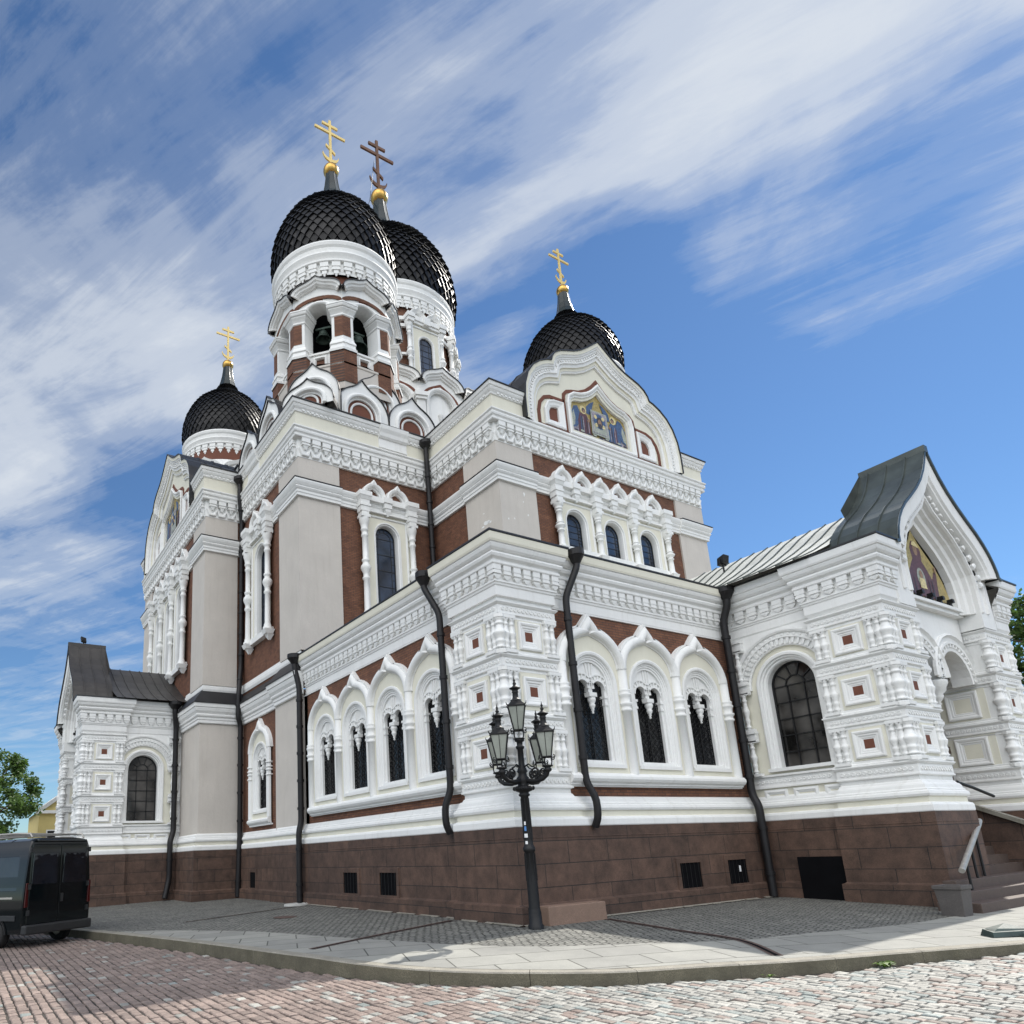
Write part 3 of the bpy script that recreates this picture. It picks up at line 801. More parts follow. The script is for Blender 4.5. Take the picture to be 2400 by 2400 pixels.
def pier_cells(F, u0, u1, parent, corner_first=True, field=(0.50, 0.50), corner=True):
    """decorate one face of a pier between u0 and u1"""
    for (zt0, zb0), (zt1, zb1) in zip(TIERS[:-1], TIERS[1:]):
        z0, z1 = zt1 + 0.05, zb0 - 0.02
        a, b = u0 + field[0] + 0.06, u1 - field[1] - 0.06
        if b - a > 0.5:
            y = MB()
            sq_ = min(0.70, b - a - 0.30); uc_, zc2 = (a + b) / 2, (z0 + z1) / 2 + 0.01
            y.poly(F, [rect(a, b, z0 + 0.12, z1 - 0.09), rect(uc_ - sq_ / 2, uc_ + sq_ / 2, zc2 - sq_ / 2, zc2 + sq_ / 2)], 0.022)
            y.wallring(F, rect(a, b, z0 + 0.12, z1 - 0.09), 0.022, -0.03)
            y.build('cream_panel', YELLOW, parent)
            square_panel(shift(F, 0, 0.024), (a + b) / 2, (z0 + z1) / 2 + 0.01, sq_, parent)
        for uu in (u0 + 0.15, u0 + 0.38, u1 - 0.15, u1 - 0.38):
            c = MB()
            baluster(c, F, uu, 0.03, z0 + 0.10, z1 - 0.14, 0.105, 10)
            c.build('baluster', WHITE, parent)
        # scalloped canopy over the balusters
        for ua, ub in ((u0, u0 + field[0]), (u1 - field[1], u1)):
            c = MB()
            c.box(F, ua, ub, 0.0, 0.13, z1 - 0.10, z1 + 0.0)
            c.box(F, ua, ub, -0.03, 0.006, z0 + 0.09, z1 - 0.09)
            n = 4
            for i in range(n):
                w = (ub - ua) / n
                c.frustum(F, ua + w * (i + 0.5), z1 - 0.16, z1 - 0.10, 0.08, 0.02, 0.03, w * 0.48, 0.045)
            c.box(F, ua, ub, 0.0, 0.15, z0 + 0.0, z0 + 0.10)
            c.build('baluster_niche', WHITE, parent)

def corner_baluster(P, parent, r=0.17):
    for (zt0, zb0), (zt1, zb1) in zip(TIERS[:-1], TIERS[1:]):
        c = MB()
        z0, z1 = zt1 + 0.15, zb0 - 0.14
        c.lathe(P, [(a * r, z0 + (z1 - z0) * b) for a, b in BALUSTER], 14)
        c.lathe(P, [(0.20, z0 - 0.14), (0.20, z0 - 0.02), (0.16, z0)], 8, sm=False)
        c.lathe(P, [(0.14, z1 - 0.02), (0.19, z1 + 0.02), (0.19, z1 + 0.13)], 8, sm=False)
        c.build('corner_baluster', WHITE, parent)

PIER = part('corner_pier', CATH)
pp = [(0.6, 2.56), (0.30, 2.56), (0.30, 0.30), (2.55, 0.30), (2.55, 0.6)]
pier_shaft(pp, PIER, None)
pier_cells(FY(0.30), 0.36, 2.55, PIER)
pier_cells(FX(0.30), 0.36, 2.56, PIER)
corner_baluster(lambda x, y, z: (0.33 + x, 0.33 + y, z), PIER)

# ---------- downpipes
def downpipe(top, pts, ground, name='downpipe', hopper=True, r=0.135, T=ID):
    o = part(name, CATH)
    path = [Vector(T(*p)) for p in [top] + pts + [ground]]
    # round the bends
    sm = [path[0]]
    for i in range(1, len(path) - 1):
        a, b, c = path[i - 1], path[i], path[i + 1]
        d1 = min(0.22, (b - a).length * 0.4); d2 = min(0.22, (c - b).length * 0.4)
        p0 = b + (a - b).normalized() * d1; p2 = b + (c - b).normalized() * d2
        for q in (0, 0.33, 0.67, 1):
            sm.append(p0 * (1 - q) ** 2 + b * 2 * q * (1 - q) + p2 * q * q)
    sm.append(path[-1])
    m = MB()
    m.tube(sm, r, 12)
    # sleeve joints every few feet
    for i in range(len(path) - 1):
        a, b = path[i], path[i + 1]
        L = (b - a).length; n = int(L / 1.25)
        for k in range(n):
            c = a + (b - a) * ((k + 0.5) / n); d = (b - a).normalized() * 0.06
            m.tube([c - d, c + d], r * 1.24, 12)
    m.build('pipe', PIPE, o)
    if hopper:
        t = path[0]
        h = MB()
        h.lathe(lambda x, y, z: (t.x + x, t.y + y, t.z + z), [(r, -0.12), (r * 1.35, -0.05), (r * 2.2, 0.12), (r * 2.5, 0.16), (r * 2.5, 0.36), (r * 2.35, 0.36), (r * 2.2, 0.22), (0, 0.2)], 16, sm=False)
        h.build('rainwater_head', PIPE, o)
downpipe((3.42, -0.16, 10.10), [(3.42, -0.16, 9.9), (3.0, 0.08, 8.85), (3.0, 0.08, 2.95), (3.16, -0.10, 2.45), (3.16, -0.10, 1.9)], (3.16, 0.06, 1.62), r=0.112)
downpipe((-0.10, 3.52, 10.10), [(-0.10, 3.52, 9.9), (0.14, 3.05, 8.85), (0.14, 3.05, 2.95), (-0.02, 3.2, 2.45), (-0.02, 3.2, 1.9)], (0.12, 3.2, 1.62), r=0.112)
downpipe((11.45, -0.12, 10.12), [(11.45, -0.12, 9.8), (11.40, 0.12, 9.2), (11.40, 0.12, 2.6), (11.36, -0.08, 2.2)], (11.36, -0.08, -0.9))
downpipe((-0.06, 14.62, 10.16), [(-0.06, 14.62, 9.9), (0.12, 14.5, 8.9), (0.12, 14.5, 2.6), (0.0, 14.5, 2.2)], (0.0, 14.5, -0.85))
downpipe((0.05, 22.85, 23.9), [(0.05, 22.85, 22.9), (0.30, 23.15, 21.4), (0.30, 23.15, 12.2), (0.05, 22.8, 10.4), (0.02, 22.8, 9.0), (0.2, 22.9, 8.6), (0.2, 22.9, 2.4)], (0.08, 22.86, -0.85), r=0.15)
downpipe((8.30, 14.35, 23.95), [(8.30, 14.35, 23.0), (8.44, 14.52, 21.2)], (8.44, 14.52, 11.5), r=0.15)
downpipe((-2.62, 26.5, 10.12), [(-2.62, 26.5, 9.8), (-2.48, 26.72, 9.0), (-2.48, 26.72, 2.8), (-2.7, 26.5, 2.3), (-2.7, 26.5, 0.2)], (-2.95, 26.35, -0.85), r=0.16)

# ---------- low walls under the tower and the west transept
mb = MB()
Fl = FX(0.50)
mb.poly(Fl, [rect(14.4, 23.3, 2.5, 8.8), mv(arch(1.0, 6.15, 3.53, 12), 20.3)], 0, 0)
mb.build('brick_wall', BRICK, CATH)
arcade_window(Fl, 20.3, single=True)
mb = MB()
mb.box(FX(0.24), 14.75, 17.9, -0.5, -0.06, 2.3, 8.9)
mb.build('beige_pilaster', BEIGE, CATH)
mb = MB()
mb.hsweep([(0, 27.0), (-2.06, 27.0), (-2.06, 23.26), (0.6, 23.26)], [(0, 2.4), (0, 8.9)])
mb.build('beige_pilaster', BEIGE, CATH)
LC = [(-2.32, 26.9), (-2.32, 23.0), (0.24, 23.0), (0.24, 17.95), (0.04, 17.95), (0.04, 14.5)]
mb = MB()
mb.hsweep(LC, [(-0.3, 8.62), (-0.17, 8.62), (-0.14, 8.66), (-0.14, 8.80), (-0.10, 8.84), (-0.10, 8.95), (-0.02, 9.02), (0.0, 9.10), (-0.05, 9.16), (-0.02, 9.19), (0.06, 9.30), (0.10, 9.44), (0.10, 9.50), (0.15, 9.52), (0.17, 9.68), (0.19, 9.72), (-0.3, 9.73)])
mb.build('low_cornice', WHITE, CATH)
mb = MB()
mb.hsweep(LC, [(-0.3, 9.72), (0.21, 9.72), (0.22, 9.77), (-0.42, 10.62), (-0.42, 10.50)])
mb.build('skirt_roof', ROOF, CATH)
mb = MB()
mb.hsweep([(-1.83, 27.0), (-1.83, 23.42), (0.49, 23.42), (0.49, 14.94)], [(0.05, 10.5), (0.10, 10.64), (0.10, 10.82), (0.05, 10.88), (0.04, 11.02), (0.0, 11.05)])
mb.build('base_moulding', WHITE, CATH)

# ================================================================== upper storeys
ZT = 24.6
# tower block and transepts, plan outlines (outside on the right of travel)
UP = [(-1.83, 39.5), (-1.83, 23.42), (0.49, 23.42), (0.49, 14.94), (8.86, 14.94), (8.86, 9.07), (25.4, 9.07), (25.4, 24)]
for q in ([(-1.83, 23.42), (0.49, 23.42)], [(8.86, 14.94), (8.86, 9.07)], [(25.4, 9.07), (25.4, 24)]):
    mb = MB(); mb.hsweep(q, [(0, 9.0), (0, 21.8)], ends=False); mb.build('brick_wall', BRICK, CATH)
for Fq in (FY(14.94), FY(14.94, TOW_T)):
    mb = MB(); mb.poly(Fq, [rect(0.49, 9.0, 9.0, 21.8), mv(arch(0.85, 17.86, 13.25, 12), 5.62)], 0.0); mb.build('brick_wall', BRICK, CATH)
for Fq, zq in ((FY(9.07), 16.35), (FY(9.07, ORTH_T), 13.25)):
    mb = MB()
    mb.poly(Fq, [rect(8.86, 25.4, 9.0, 21.8)] + [mv(arch(0.85, 17.86, zq, 12), u) for u in (13.98, 16.9, 19.82)], 0.0)
    mb.build('brick_wall', BRICK, CATH)
def beige(path, z0, z1, o=0.10):
    m = MB()
    m.hsweep(path, [(0, z0), (o, z0), (o, z1), (0, z1)])
    return m.build('beige_pilaster', BEIGE, CATH)
PILS = [[(0.49, 17.45), (0.49, 14.94), (2.80, 14.94)], [(8.86, 11.7), (8.86, 9.07), (11.26, 9.07)], [(22.9, 9.07), (25.4, 9.07), (25.4, 14)], [(-1.83, 25.86), (-1.83, 23.42), (0.10, 23.42)], [(-1.83, 39.5), (-1.83, 37.1)]]
for pth in PILS:
    beige(pth, 10.9, 19.2); beige(pth, 20.0, 21.7)
# string course at 19.1 - 20.05
mb = MB()
SP = [(0, 19.14), (0.12, 19.16), (0.12, 19.30), (0.15, 19.33), (0.15, 19.46), (0.20, 19.52), (0.24, 19.60), (0.20, 19.66), (0.24, 19.70), (0.30, 19.82), (0.33, 19.92), (0.33, 20.0), (0, 20.06)]
SP2 = [(o + 0.10, z) for o, z in SP]
mb.hsweep(UP, SP)
for pth in PILS: mb.hsweep(pth, SP2)
mb.build('string_course', WHITE, CATH)
for pth in PILS:
    mb = MB(); mb.hsweep(pth, [(0.44, 20.02), (0.46, 20.03), (0.46, 20.06), (0.0, 20.12)])
    mb.build('lead_flashing', ROOF, CATH)

# main cornice
mb = MB()
mb.hsweep(UP, [(0.0, 21.42), (0.12, 21.42), (0.12, 22.50)])
mb.hsweep(UP, [(0.12, 22.50), (0.34, 22.50), (0.36, 22.54), (0.36, 22.62), (0.31, 22.66), (0.33, 22.70), (0.40, 22.76), (0.42, 22.86), (0.38, 22.94), (0.40, 22.97), (0.46, 23.02), (0.46, 23.09), (0.28, 23.12)])
def bracket(F, u, p):
    w = p * 0.40
    mb.box(F, u - w, u + w, 0.12, 0.33, 22.24, 22.499)
    mb.box(F, u - w * 0.8, u + w * 0.8, 0.12, 0.29, 22.17, 22.24)
    mb.box(F, u - w * 0.95, u + w * 0.95, 0.12, 0.31, 22.09, 22.17)
    mb.frustum(F, u, 21.86, 22.09, 0.18, w * 0.25, 0.05, w * 0.6, 0.10)
def zigzag():
    for L, F in segs(UP):
        n = max(1, round(L / 0.58)); p = L / n
        path = []
        for i in range(n):
            c = p * (i + 0.5)
            path += [(c - p * 0.5, 21.93), (c - p * 0.24, 21.58), (c + p * 0.24, 21.58)]
        path.append((L, 21.93))
        mb.sweep(F, path, [(-0.085, 0.12), (-0.085, 0.19), (-0.05, 0.23), (0.05, 0.23), (0.085, 0.19), (0.085, 0.12)], lim=1.3)
along(UP, 0.58, bracket, 0.0)
zigzag()
mb.build('bracket_cornice', WHITE, CATH)
TOPS = [[(-1.83, 39.5), (-1.83, 38.1)], [(-1.83, 25.26), (-1.83, 23.42), (0.49, 23.42), (0.49, 14.94), (8.86, 14.94), (8.86, 9.07), (10.7, 9.07)], [(23.5, 9.07), (25.4, 9.07), (25.4, 14)]]
for pth in TOPS:
    mb = MB()
    mb.hsweep(pth, [(0.0, 23.1), (0.30, 23.1), (0.30, 23.92)], m=1)
    mb.hsweep(pth, [(0.30, 23.92), (0.36, 23.94), (0.38, 24.02), (0.34, 24.06), (0.38, 24.10), (0.44, 24.18), (0.48, 24.28), (0.46, 24.32), (0.52, 24.36), (0.56, 24.50), (0.58, 24.52), (0.0, 24.54)])
    def pearl(F, u, p):
        mb.box(F, u - p * 0.28, u + p * 0.28, 0.36, 0.415, 23.99, 24.08)
    along(pth, 0.26, pearl)
    mb.build('top_cornice', [WHITE, YELLOW], CATH)
mb = MB()
mb.hsweep([(5.25, 14.94), (7.1, 14.94)], [(0.0, 23.2), (0.42, 23.2), (0.42, 23.28), (0.36, 23.30), (0.36, 23.78), (0.42, 23.80), (0.50, 23.90), (0.54, 24.1), (0.64, 24.3), (0.68, 24.52), (0, 24.54)])
mb.build('cornice_block', [WHITE, YELLOW], CATH)
mb = MB()
mb.hsweep([(0.49, 21.6), (0.49, 19.8)], [(0.0, 23.2), (0.42, 23.2), (0.42, 23.28), (0.36, 23.30), (0.36, 23.78), (0.42, 23.80), (0.50, 23.90), (0.54, 24.1), (0.64, 24.3), (0.68, 24.52), (0, 24.54)])
mb.build('cornice_block', [WHITE, YELLOW], CATH)
mb = MB()
for pth in TOPS:
    mb.hsweep(pth, [(-0.6, 24.54), (0.60, 24.545), (0.61, 24.56), (0.61, 24.61), (-0.6, 24.70)])
mb.add([(-0.9, 39.5, 24.6), (-0.9, 24, 24.6), (1.0, 24, 24.6), (1.0, 15.5, 24.6), (9.4, 15.5, 24.6), (9.4, 10, 24.6), (25, 10, 24.6), (25, 39.5, 24.6)], [(0, 1, 2, 3, 4, 5, 6, 7)])
mb.build('parapet_roof', ROOF, CATH)

# ---------- tall upper windows with columns, entablature and little kokoshniks
def leaded(F, a, zs, z0, parent, rows=6):
    g_ = MB()
    shp = arch(a, zs, z0, 12)
    g_.poly(F, [shp], -0.20)
    g_.build('leaded_glass', BLUEGLASS, parent)
    b = MB()
    fl = [(-0.03, -0.195), (-0.03, -0.17), (0.0, -0.17), (0.0, -0.195)]
    b.sweep(F, shp, [(-0.06, -0.195), (-0.06, -0.16), (0.02, -0.16), (0.02, -0.195)])
    q = a * 0.62
    b.sweep(F, arch(q, zs, z0, 12), [(-0.012, -0.195), (-0.012, -0.175), (0.012, -0.175), (0.012, -0.195)])
    for i in range(1, rows + 1):
        z = z0 + (zs - z0) * i / rows
        b.box(F, -a, a, -0.195, -0.175, z - 0.014, z + 0.014)
        zz = z - (zs - z0) / rows * 0.5
        b.box(F, -a, -q, -0.195, -0.178, zz - 0.01, zz + 0.01); b.box(F, q, a, -0.195, -0.178, zz - 0.01, zz + 0.01)
    for k in range(1, 6):
        t = pi * k / 6
        b.sweep(F, [(-q * cos(t), zs + q * sin(t)), (-a * cos(t), zs + a * sin(t))], [(-0.01, -0.195), (-0.01, -0.178), (0.01, -0.178), (0.01, -0.195)])
    b.build('lead_bars', LEAD, parent)

def upper_window(F0, u, half, zb, parent=CATH, a=0.66, zs=17.86, left=True, right=True):
    """one bay: half = half distance between the columns"""
    F = shift(F0, u)
    bay = part('upper_window', parent)
    m = MB()
    m.poly(F, [rect(-half, half, zb + 0.1, 19.15), arch(a + 0.16, zs, zb + 0.3, 12)], 0.16, 1)
    m.sweep(F, rect(-half + 0.26, half - 0.26, zb + 0.2, 18.92), [(0.05, 0.16), (0.05, 0.22), (-0.02, 0.22), (-0.06, 0.165)], closed=True, m=0)
    m.sweep(F, arch(a + 0.16, zs, zb + 0.3, 12), [(0.03, 0.16), (0.03, 0.20), (-0.04, 0.20), (-0.07, 0.14), (-0.12, 0.12), (-0.15, 0.0), (-0.16, -0.22)], m=0)
    m.box(F, -half, half, 0.0, 0.30, zb - 0.10, zb + 0.22, 0)
    # entablature centre break
    m.box(F, -0.17, 0.17, 0.2, 0.42, 19.3, 19.46); m.box(F, -0.24, 0.24, 0.2, 0.46, 19.46, 19.68); m.box(F, -0.20, 0.20, 0.2, 0.44, 19.68, 19.78); m.box(F, -0.26, 0.26, 0.2, 0.50, 19.78, 20.10)
    m.frustum(F, 0, 19.02, 19.3, 0.28, 0.05, 0.06, 0.16, 0.14)
    m.box(F, -half, half, 0.15, 0.36, 19.10, 19.20); m.box(F, -half, half, 0.15, 0.40, 19.74, 20.06)
    m.build('window_frame', [WHITE, YELLOW], bay)
    leaded(F, a, zs, zb + 0.24, bay, rows=max(4, round((zs - zb) / 0.9)))
    for du in (-half / 2, half / 2):
        kk = MB()
        k1 = mv(keel(half / 2 - 0.07, 0.98, 20.04, 0.80, 80, k=0.25), du)
        kk.sweep(F, k1, [(-0.26, 0.0), (-0.26, 0.12), (-0.20, 0.16), (-0.17, 0.24), (-0.10, 0.31), (0.0, 0.34), (0.06, 0.30), (0.08, 0.0)], lim=1.5)
        kk.build('kokoshnik', WHITE, bay)
    return bay
def tall_column(F, u, zb, parent=CATH):
    m = MB()
    column(m, F, u, 0.34, zb, 18.6, 0.175, 12)
    m.box(F, u - 0.27, u + 0.27, 0.1, 0.60, 18.6, 18.76); m.box(F, u - 0.22, u + 0.22, 0.1, 0.54, 18.76, 18.95)
    m.box(F, u - 0.27, u + 0.27, 0.1, 0.56, 18.95, 19.25); m.box(F, u - 0.31, u + 0.31, 0.1, 0.60, 19.25, 19.38); m.box(F, u - 0.27, u + 0.27, 0.1, 0.56, 19.38, 19.62)
    m.frustum(F, u, 19.62, 19.82, 0.30, 0.27, 0.28, 0.36, 0.36); m.box(F, u - 0.38, u + 0.38, 0.1, 0.68, 19.82, 20.08)
    m.frustum(F, u, zb - 0.25, zb, 0.32, 0.22, 0.2, 0.30, 0.29)
    m.frustum(F, u, zb - 0.55, zb - 0.25, 0.24, 0.05, 0.06, 0.20, 0.2)
    m.build('column', WHITE, parent)
FtR, FtL = FY(14.94), FY(14.94, TOW_T)
for F, zb in ((FtR, 13.0), (FtL, 13.0)):
    upper_window(F, 5.62, 1.52, zb)
    tall_column(F, 4.10, zb); tall_column(F, 7.14, zb)
FgR, FgL = FY(9.07), FY(9.07, ORTH_T)
for F, zb in ((FgR, 16.1), (FgL, 13.0)):
    for i, u in enumerate((13.98, 16.9, 19.82)):
        upper_window(F, u, 1.46, zb)
    for u in (12.52, 15.44, 18.36, 21.28):
        tall_column(F, u, zb)

# pale patches where the plaster of the corner pilaster was mended
rnd = random.Random(2)
m = MB()
Fq = FX(8.86 - 0.10)
for (u, z, w) in ((9.9, 17.25, 0.16), (10.15, 17.35, 0.28), (10.45, 17.2, 0.12), (10.3, 17.9, 0.07)):
    m = MB(); m.poly(Fq, [[(u + w * cos(t) * rnd.uniform(.5, 1.2), z + w * 0.4 * sin(t) * rnd.uniform(.5, 1.3)) for t in [2 * pi * k / 11 for k in range(11)]]], 0.003)
    m.build('mended_plaster', WHITE, CATH)
Fq = FY(9.07 - 0.10)
for (u, z, w) in ((10.4, 18.75, 0.12), (10.3, 18.3, 0.06), (10.55, 17.6, 0.08), (9.2, 17.1, 0.07), (9.6, 17.2, 0.06)):
    m = MB(); m.poly(Fq, [[(u + w * 0.6 * cos(t) * rnd.uniform(.5, 1.2), z + w * sin(t) * rnd.uniform(.5, 1.3)) for t in [2 * pi * k / 11 for k in range(11)]]], 0.003)
    m.build('mended_plaster', WHITE, CATH)

# ---------- transept gables with the mosaics
GXC = 17.1
def half_to_full(h):
    return [(-a, b) for a, b in h] + [(a, b) for a, b in reversed(h[:-1])]
GAB = half_to_full([(6.35, 23.12), (6.35, 24.3), (6.24, 25.2), (5.95, 26.0), (5.5, 26.62), (4.95, 27.05), (4.4, 27.32), (4.05, 27.42), (3.95, 27.72), (3.7, 28.05), (3.25, 28.33), (2.7, 28.52),
                    (2.1, 28.72), (1.5, 29.02), (0.95, 29.4), (0.45, 29.78), (0, 30.12)])
def gab_in(k, base):
    """outline shrunk towards the tympanum by k metres"""
    pts = []
    for i, (u, z) in enumerate(GAB):
        p = Vector((u, z)); a = Vector(GAB[max(0, i - 1)]); b = Vector(GAB[min(len(GAB) - 1, i + 1)])
        t = (b - a).normalized(); n = Vector((-t.y, t.x))
        q = p - n * k
        pts.append((q.x, max(base, q.y)))
    return pts
MOS_OUT = half_to_full([(2.32, 23.88), (2.32, 25.40), (2.24, 25.70), (1.98, 25.88), (1.4, 26.0), (0.85, 26.25), (0.4, 26.55), (0, 26.92)])
NICHE = [(-4.15, 23.95), (-4.15, 24.45), (-4.0, 24.75), (-3.7, 24.86), (-3.42, 24.88), (-3.42, 23.95)]
def gable(T, name='transept_gable'):
    F = shift(FY(9.07, T), GXC)
    G = part(name, CATH)
    m = MB()
    m.sweep(F, GAB, [(0.0, 0.56), (-0.06, 0.56), (-0.20, 0.55)], m=1)
    m.sweep(F, GAB, [(-0.20, 0.55), (-0.24, 0.50), (-0.30, 0.48), (-0.34, 0.42), (-0.40, 0.42), (-0.44, 0.36), (-0.56, 0.36), (-0.58, 0.40), (-0.66, 0.40), (-0.68, 0.32), (-0.86, 0.29)], m=0)
    m.sweep(F, GAB, [(-0.86, 0.29), (-0.88, 0.22), (-1.02, 0.20)], m=1)
    inner = gab_in(1.3, 23.12)
    m.sweep(F, GAB, [(-1.02, 0.20), (-1.06, 0.16), (-1.12, 0.15), (-1.14, 0.05)], m=0)
    holes = [[(a_, b_) for a_, b_ in MOS_OUT]] + [NICHE, [(-u, z) for u, z in NICHE][::-1]]
    m.poly(F, [[(-6.3, 23.12)] + GAB[1:-1] + [(6.3, 23.12)]] + holes, 0.045, 1)
    m.box(F, -6.2, 6.2, 0.0, 0.30, 23.10, 23.28, 0)
    # pearl row that follows the arch
    pr = m
    for (a, b) in zip(GAB[:-1], GAB[1:]):
        A, B = Vector(a), Vector(b); L = (B - A).length; n = int(L / 0.2)
        if n == 0: continue
        t = (B - A).normalized(); nn = Vector((t.y, -t.x))
        for i in range(n):
            c = A + t * (L * (i + 0.5) / n) + nn * 0.50
            pr.box(F, c.x - 0.055, c.x + 0.055, 0.35, 0.41, c.y - 0.055, c.y + 0.055)
    m.build('gable_moulding', [WHITE, YELLOW], G)
    # brick outlines round three fields
    mid = half_to_full([(2.92, 23.5), (2.92, 25.5), (2.86, 25.95), (2.6, 26.22), (2.2, 26.36), (1.6, 26.5), (1.0, 26.8), (0.45, 27.25), (0, 27.72)])
    sidef = [(-4.95, 23.5), (-4.95, 24.3), (-4.80, 24.85), (-4.45, 25.25), (-4.0, 25.42), (-2.92, 25.46)]
    br = MB()
    fl = [(-0.10, 0.045), (-0.10, 0.10), (0.10, 0.10), (0.10, 0.045)]
    br.sweep(F, mid, fl)
    br.sweep(F, sidef, fl); br.sweep(F, [(-u, z) for u, z in sidef][::-1], fl)
    br.sweep(F, [(-5.04, 23.43), (5.04, 23.43)], fl)
    br.build('brick_outline', BRICKD, G)
    fr = MB()
    mo = half_to_full([(2.32, 23.88), (2.32, 25.40), (2.24, 25.70), (1.98, 25.88), (1.4, 26.0), (0.85, 26.25), (0.4, 26.55), (0, 26.92)])
    prof = [(0.44, 0.05), (0.44, 0.20), (0.36, 0.24), (0.28, 0.20), (0.24, 0.12), (0.16, 0.12), (0.14, 0.04), (0.04, 0.03), (0.0, 0.0), (0.0, -0.12)]
    fr.sweep(F, [(a, b + 0.0) for a, b in mo], prof, closed=True, lim=1.5)
    for sx in (-1, 1):
        nd = [(sx * 4.15, 23.95), (sx * 4.15, 24.45), (sx * 4.0, 24.75), (sx * 3.7, 24.86), (sx * 3.42, 24.88), (sx * 3.42, 23.95)]
        if sx > 0: nd = nd[::-1]
        fr.sweep(F, nd, [(0.40, 0.05), (0.40, 0.16), (0.32, 0.20), (0.22, 0.14), (0.10, 0.12), (0.0, 0.06), (0.0, -0.04)], closed=True, lim=1.5)
        fr.poly(F, [nd], -0.035, 1)
    fr.build('tympanum_frame', [WHITE, BRICKD], G)
    mosaic_angels(F, mo, G)
    # roof over the gable
    rf = MB()
    n = len(GAB)
    outer = gab_in(-0.07, 23.1)
    for i in range(n - 1):
        (u0, z0), (u1, z1) = outer[i], outer[i + 1]
        rf.quad(F(u0, 0.62, z0), F(u1, 0.62, z1), F(u1, -9, z1), F(u0, -9, z0))
        (a0, b0), (a1, b1) = GAB[i], GAB[i + 1]
        rf.quad(F(u0, 0.62, z0), F(u1, 0.62, z1), F(a1, 0.62, b1), F(a0, 0.62, b0))
        rf.quad(F(a0, 0.62, b0), F(a1, 0.62, b1), F(a1, 0.5, b1), F(a0, 0.5, b0))
    for k in range(1, 9):     # standing seams
        rf.sweep(F, outer, [(0.0, 0.3 - k), (0.05, 0.3 - k), (0.05, 0.26 - k), (0.0, 0.26 - k)])
    rf.build('gable_roof', ROOF, G)

def blob(cx, cz, rx, rz, n=14, a0=0, a1=2 * pi):
    return [(cx + rx * cos(a0 + (a1 - a0) * i / n), cz + rz * sin(a0 + (a1 - a0) * i / n)) for i in range(n)]
def mosaic_angels(F, outline, parent):
    m = MB()
    mats = [MGOLD, MPURP, MBLUE, MDARK, MGREY, MSKIN, MCREAM, MWAVE]
    lay = [0]
    def sh(pts, mat):
        lay[0] += 1
        m.poly(F, [pts], -0.10 + 0.0022 * lay[0], mat)
    m.poly(F, [outline], -0.10, 0)
    # cloud bank along the foot
    sh([(-2.28, 23.9), (-2.25, 24.35), (-1.9, 24.5), (-1.5, 24.25), (-0.9, 24.15), (-0.3, 24.0), (0.3, 24.12), (0.8, 24.3), (1.3, 24.2), (1.8, 24.4), (2.28, 24.25), (2.28, 23.9)], 7)
    for sx in (-1, 1):
        sh([(sx * 2.2, 24.2), (sx * 2.25, 25.1), (sx * 1.95, 25.65), (sx * 1.65, 25.75), (sx * 1.45, 25.3), (sx * 1.55, 24.7), (sx * 1.85, 24.3)][::sx], 2)      # outer wing
        sh([(sx * 2.24, 24.25), (sx * 2.22, 24.9), (sx * 2.0, 25.4), (sx * 1.9, 24.9), (sx * 2.0, 24.4)], 4)
        sh([(sx * 0.95, 25.45), (sx * 0.9, 25.9), (sx * 0.6, 26.2), (sx * 0.2, 26.45), (sx * 0.35, 26.1), (sx * 0.5, 25.7), (sx * 0.7, 25.4)], 2)      # inner wing
        sh([(sx * 1.75, 24.0), (sx * 1.7, 24.8), (sx * 1.55, 25.3), (sx * 1.25, 25.42), (sx * 0.95, 25.3), (sx * 0.75, 24.9), (sx * 0.7, 24.05)], 1 if sx < 0 else 2)   # robe
        sh([(sx * 1.55, 24.1), (sx * 1.5, 24.9), (sx * 1.35, 25.2), (sx * 1.2, 24.7), (sx * 1.25, 24.05)], 3 if sx < 0 else 1)
        sh(blob(sx * 1.22, 25.58, 0.27, 0.27), 6)
        sh(blob(sx * 1.18, 25.55, 0.14, 0.17), 3)
        sh(blob(sx * 1.17, 25.50, 0.095, 0.12), 5)
        for q_, mt_ in ((-1.48, 2), (-1.30, 7), (-1.05, 3), (-0.90, 7)):    # folds of the robes
            x_ = -sx * q_
            sh([(x_ - 0.03, 24.05), (x_ - 0.035, 24.7), (x_ - 0.01, 25.15), (x_ + 0.03, 25.1), (x_ + 0.04, 24.6), (x_ + 0.02, 24.05)], mt_)
        sh([(sx * 0.98, 24.95), (sx * 0.72, 25.12), (sx * 0.66, 25.02), (sx * 0.9, 24.82)], 5)
    for k_ in range(9):      # scrolls of cloud along the foot
        sh(blob(-2.0 + k_ * 0.5, 24.02 + 0.08 * (k_ % 2), 0.16, 0.07, 9), 4 if k_ % 2 else 3)
    # cloth panel with a haloed head between them
    sh([(-0.72, 24.15), (-0.66, 25.75), (0.66, 25.75), (0.72, 24.15)], 4)
    sh([(-0.62, 24.25), (-0.58, 25.66), (0.58, 25.66), (0.62, 24.25)], 7)
    sh([(-0.55, 24.3), (-0.5, 25.0), (0.5, 25.0), (0.55, 24.3)], 4)
    sh(blob(0, 25.1, 0.50, 0.50, 20), 2)
    for dx, dz in ((-0.3, 0.26), (0.3, 0.26), (-0.28, -0.28), (0.28, -0.28)):
        sh(blob(dx, 25.1 + dz, 0.13, 0.14, 8), 6)
    sh(blob(0, 25.02, 0.24, 0.38, 16), 3)
    sh(blob(0, 25.02, 0.14, 0.25, 14), 5)
    sh(blob(0, 24.86, 0.10, 0.12, 10), 3)
    m.build('angel_mosaic', mats, parent)
gable(ID)
gable(ORTH_T)

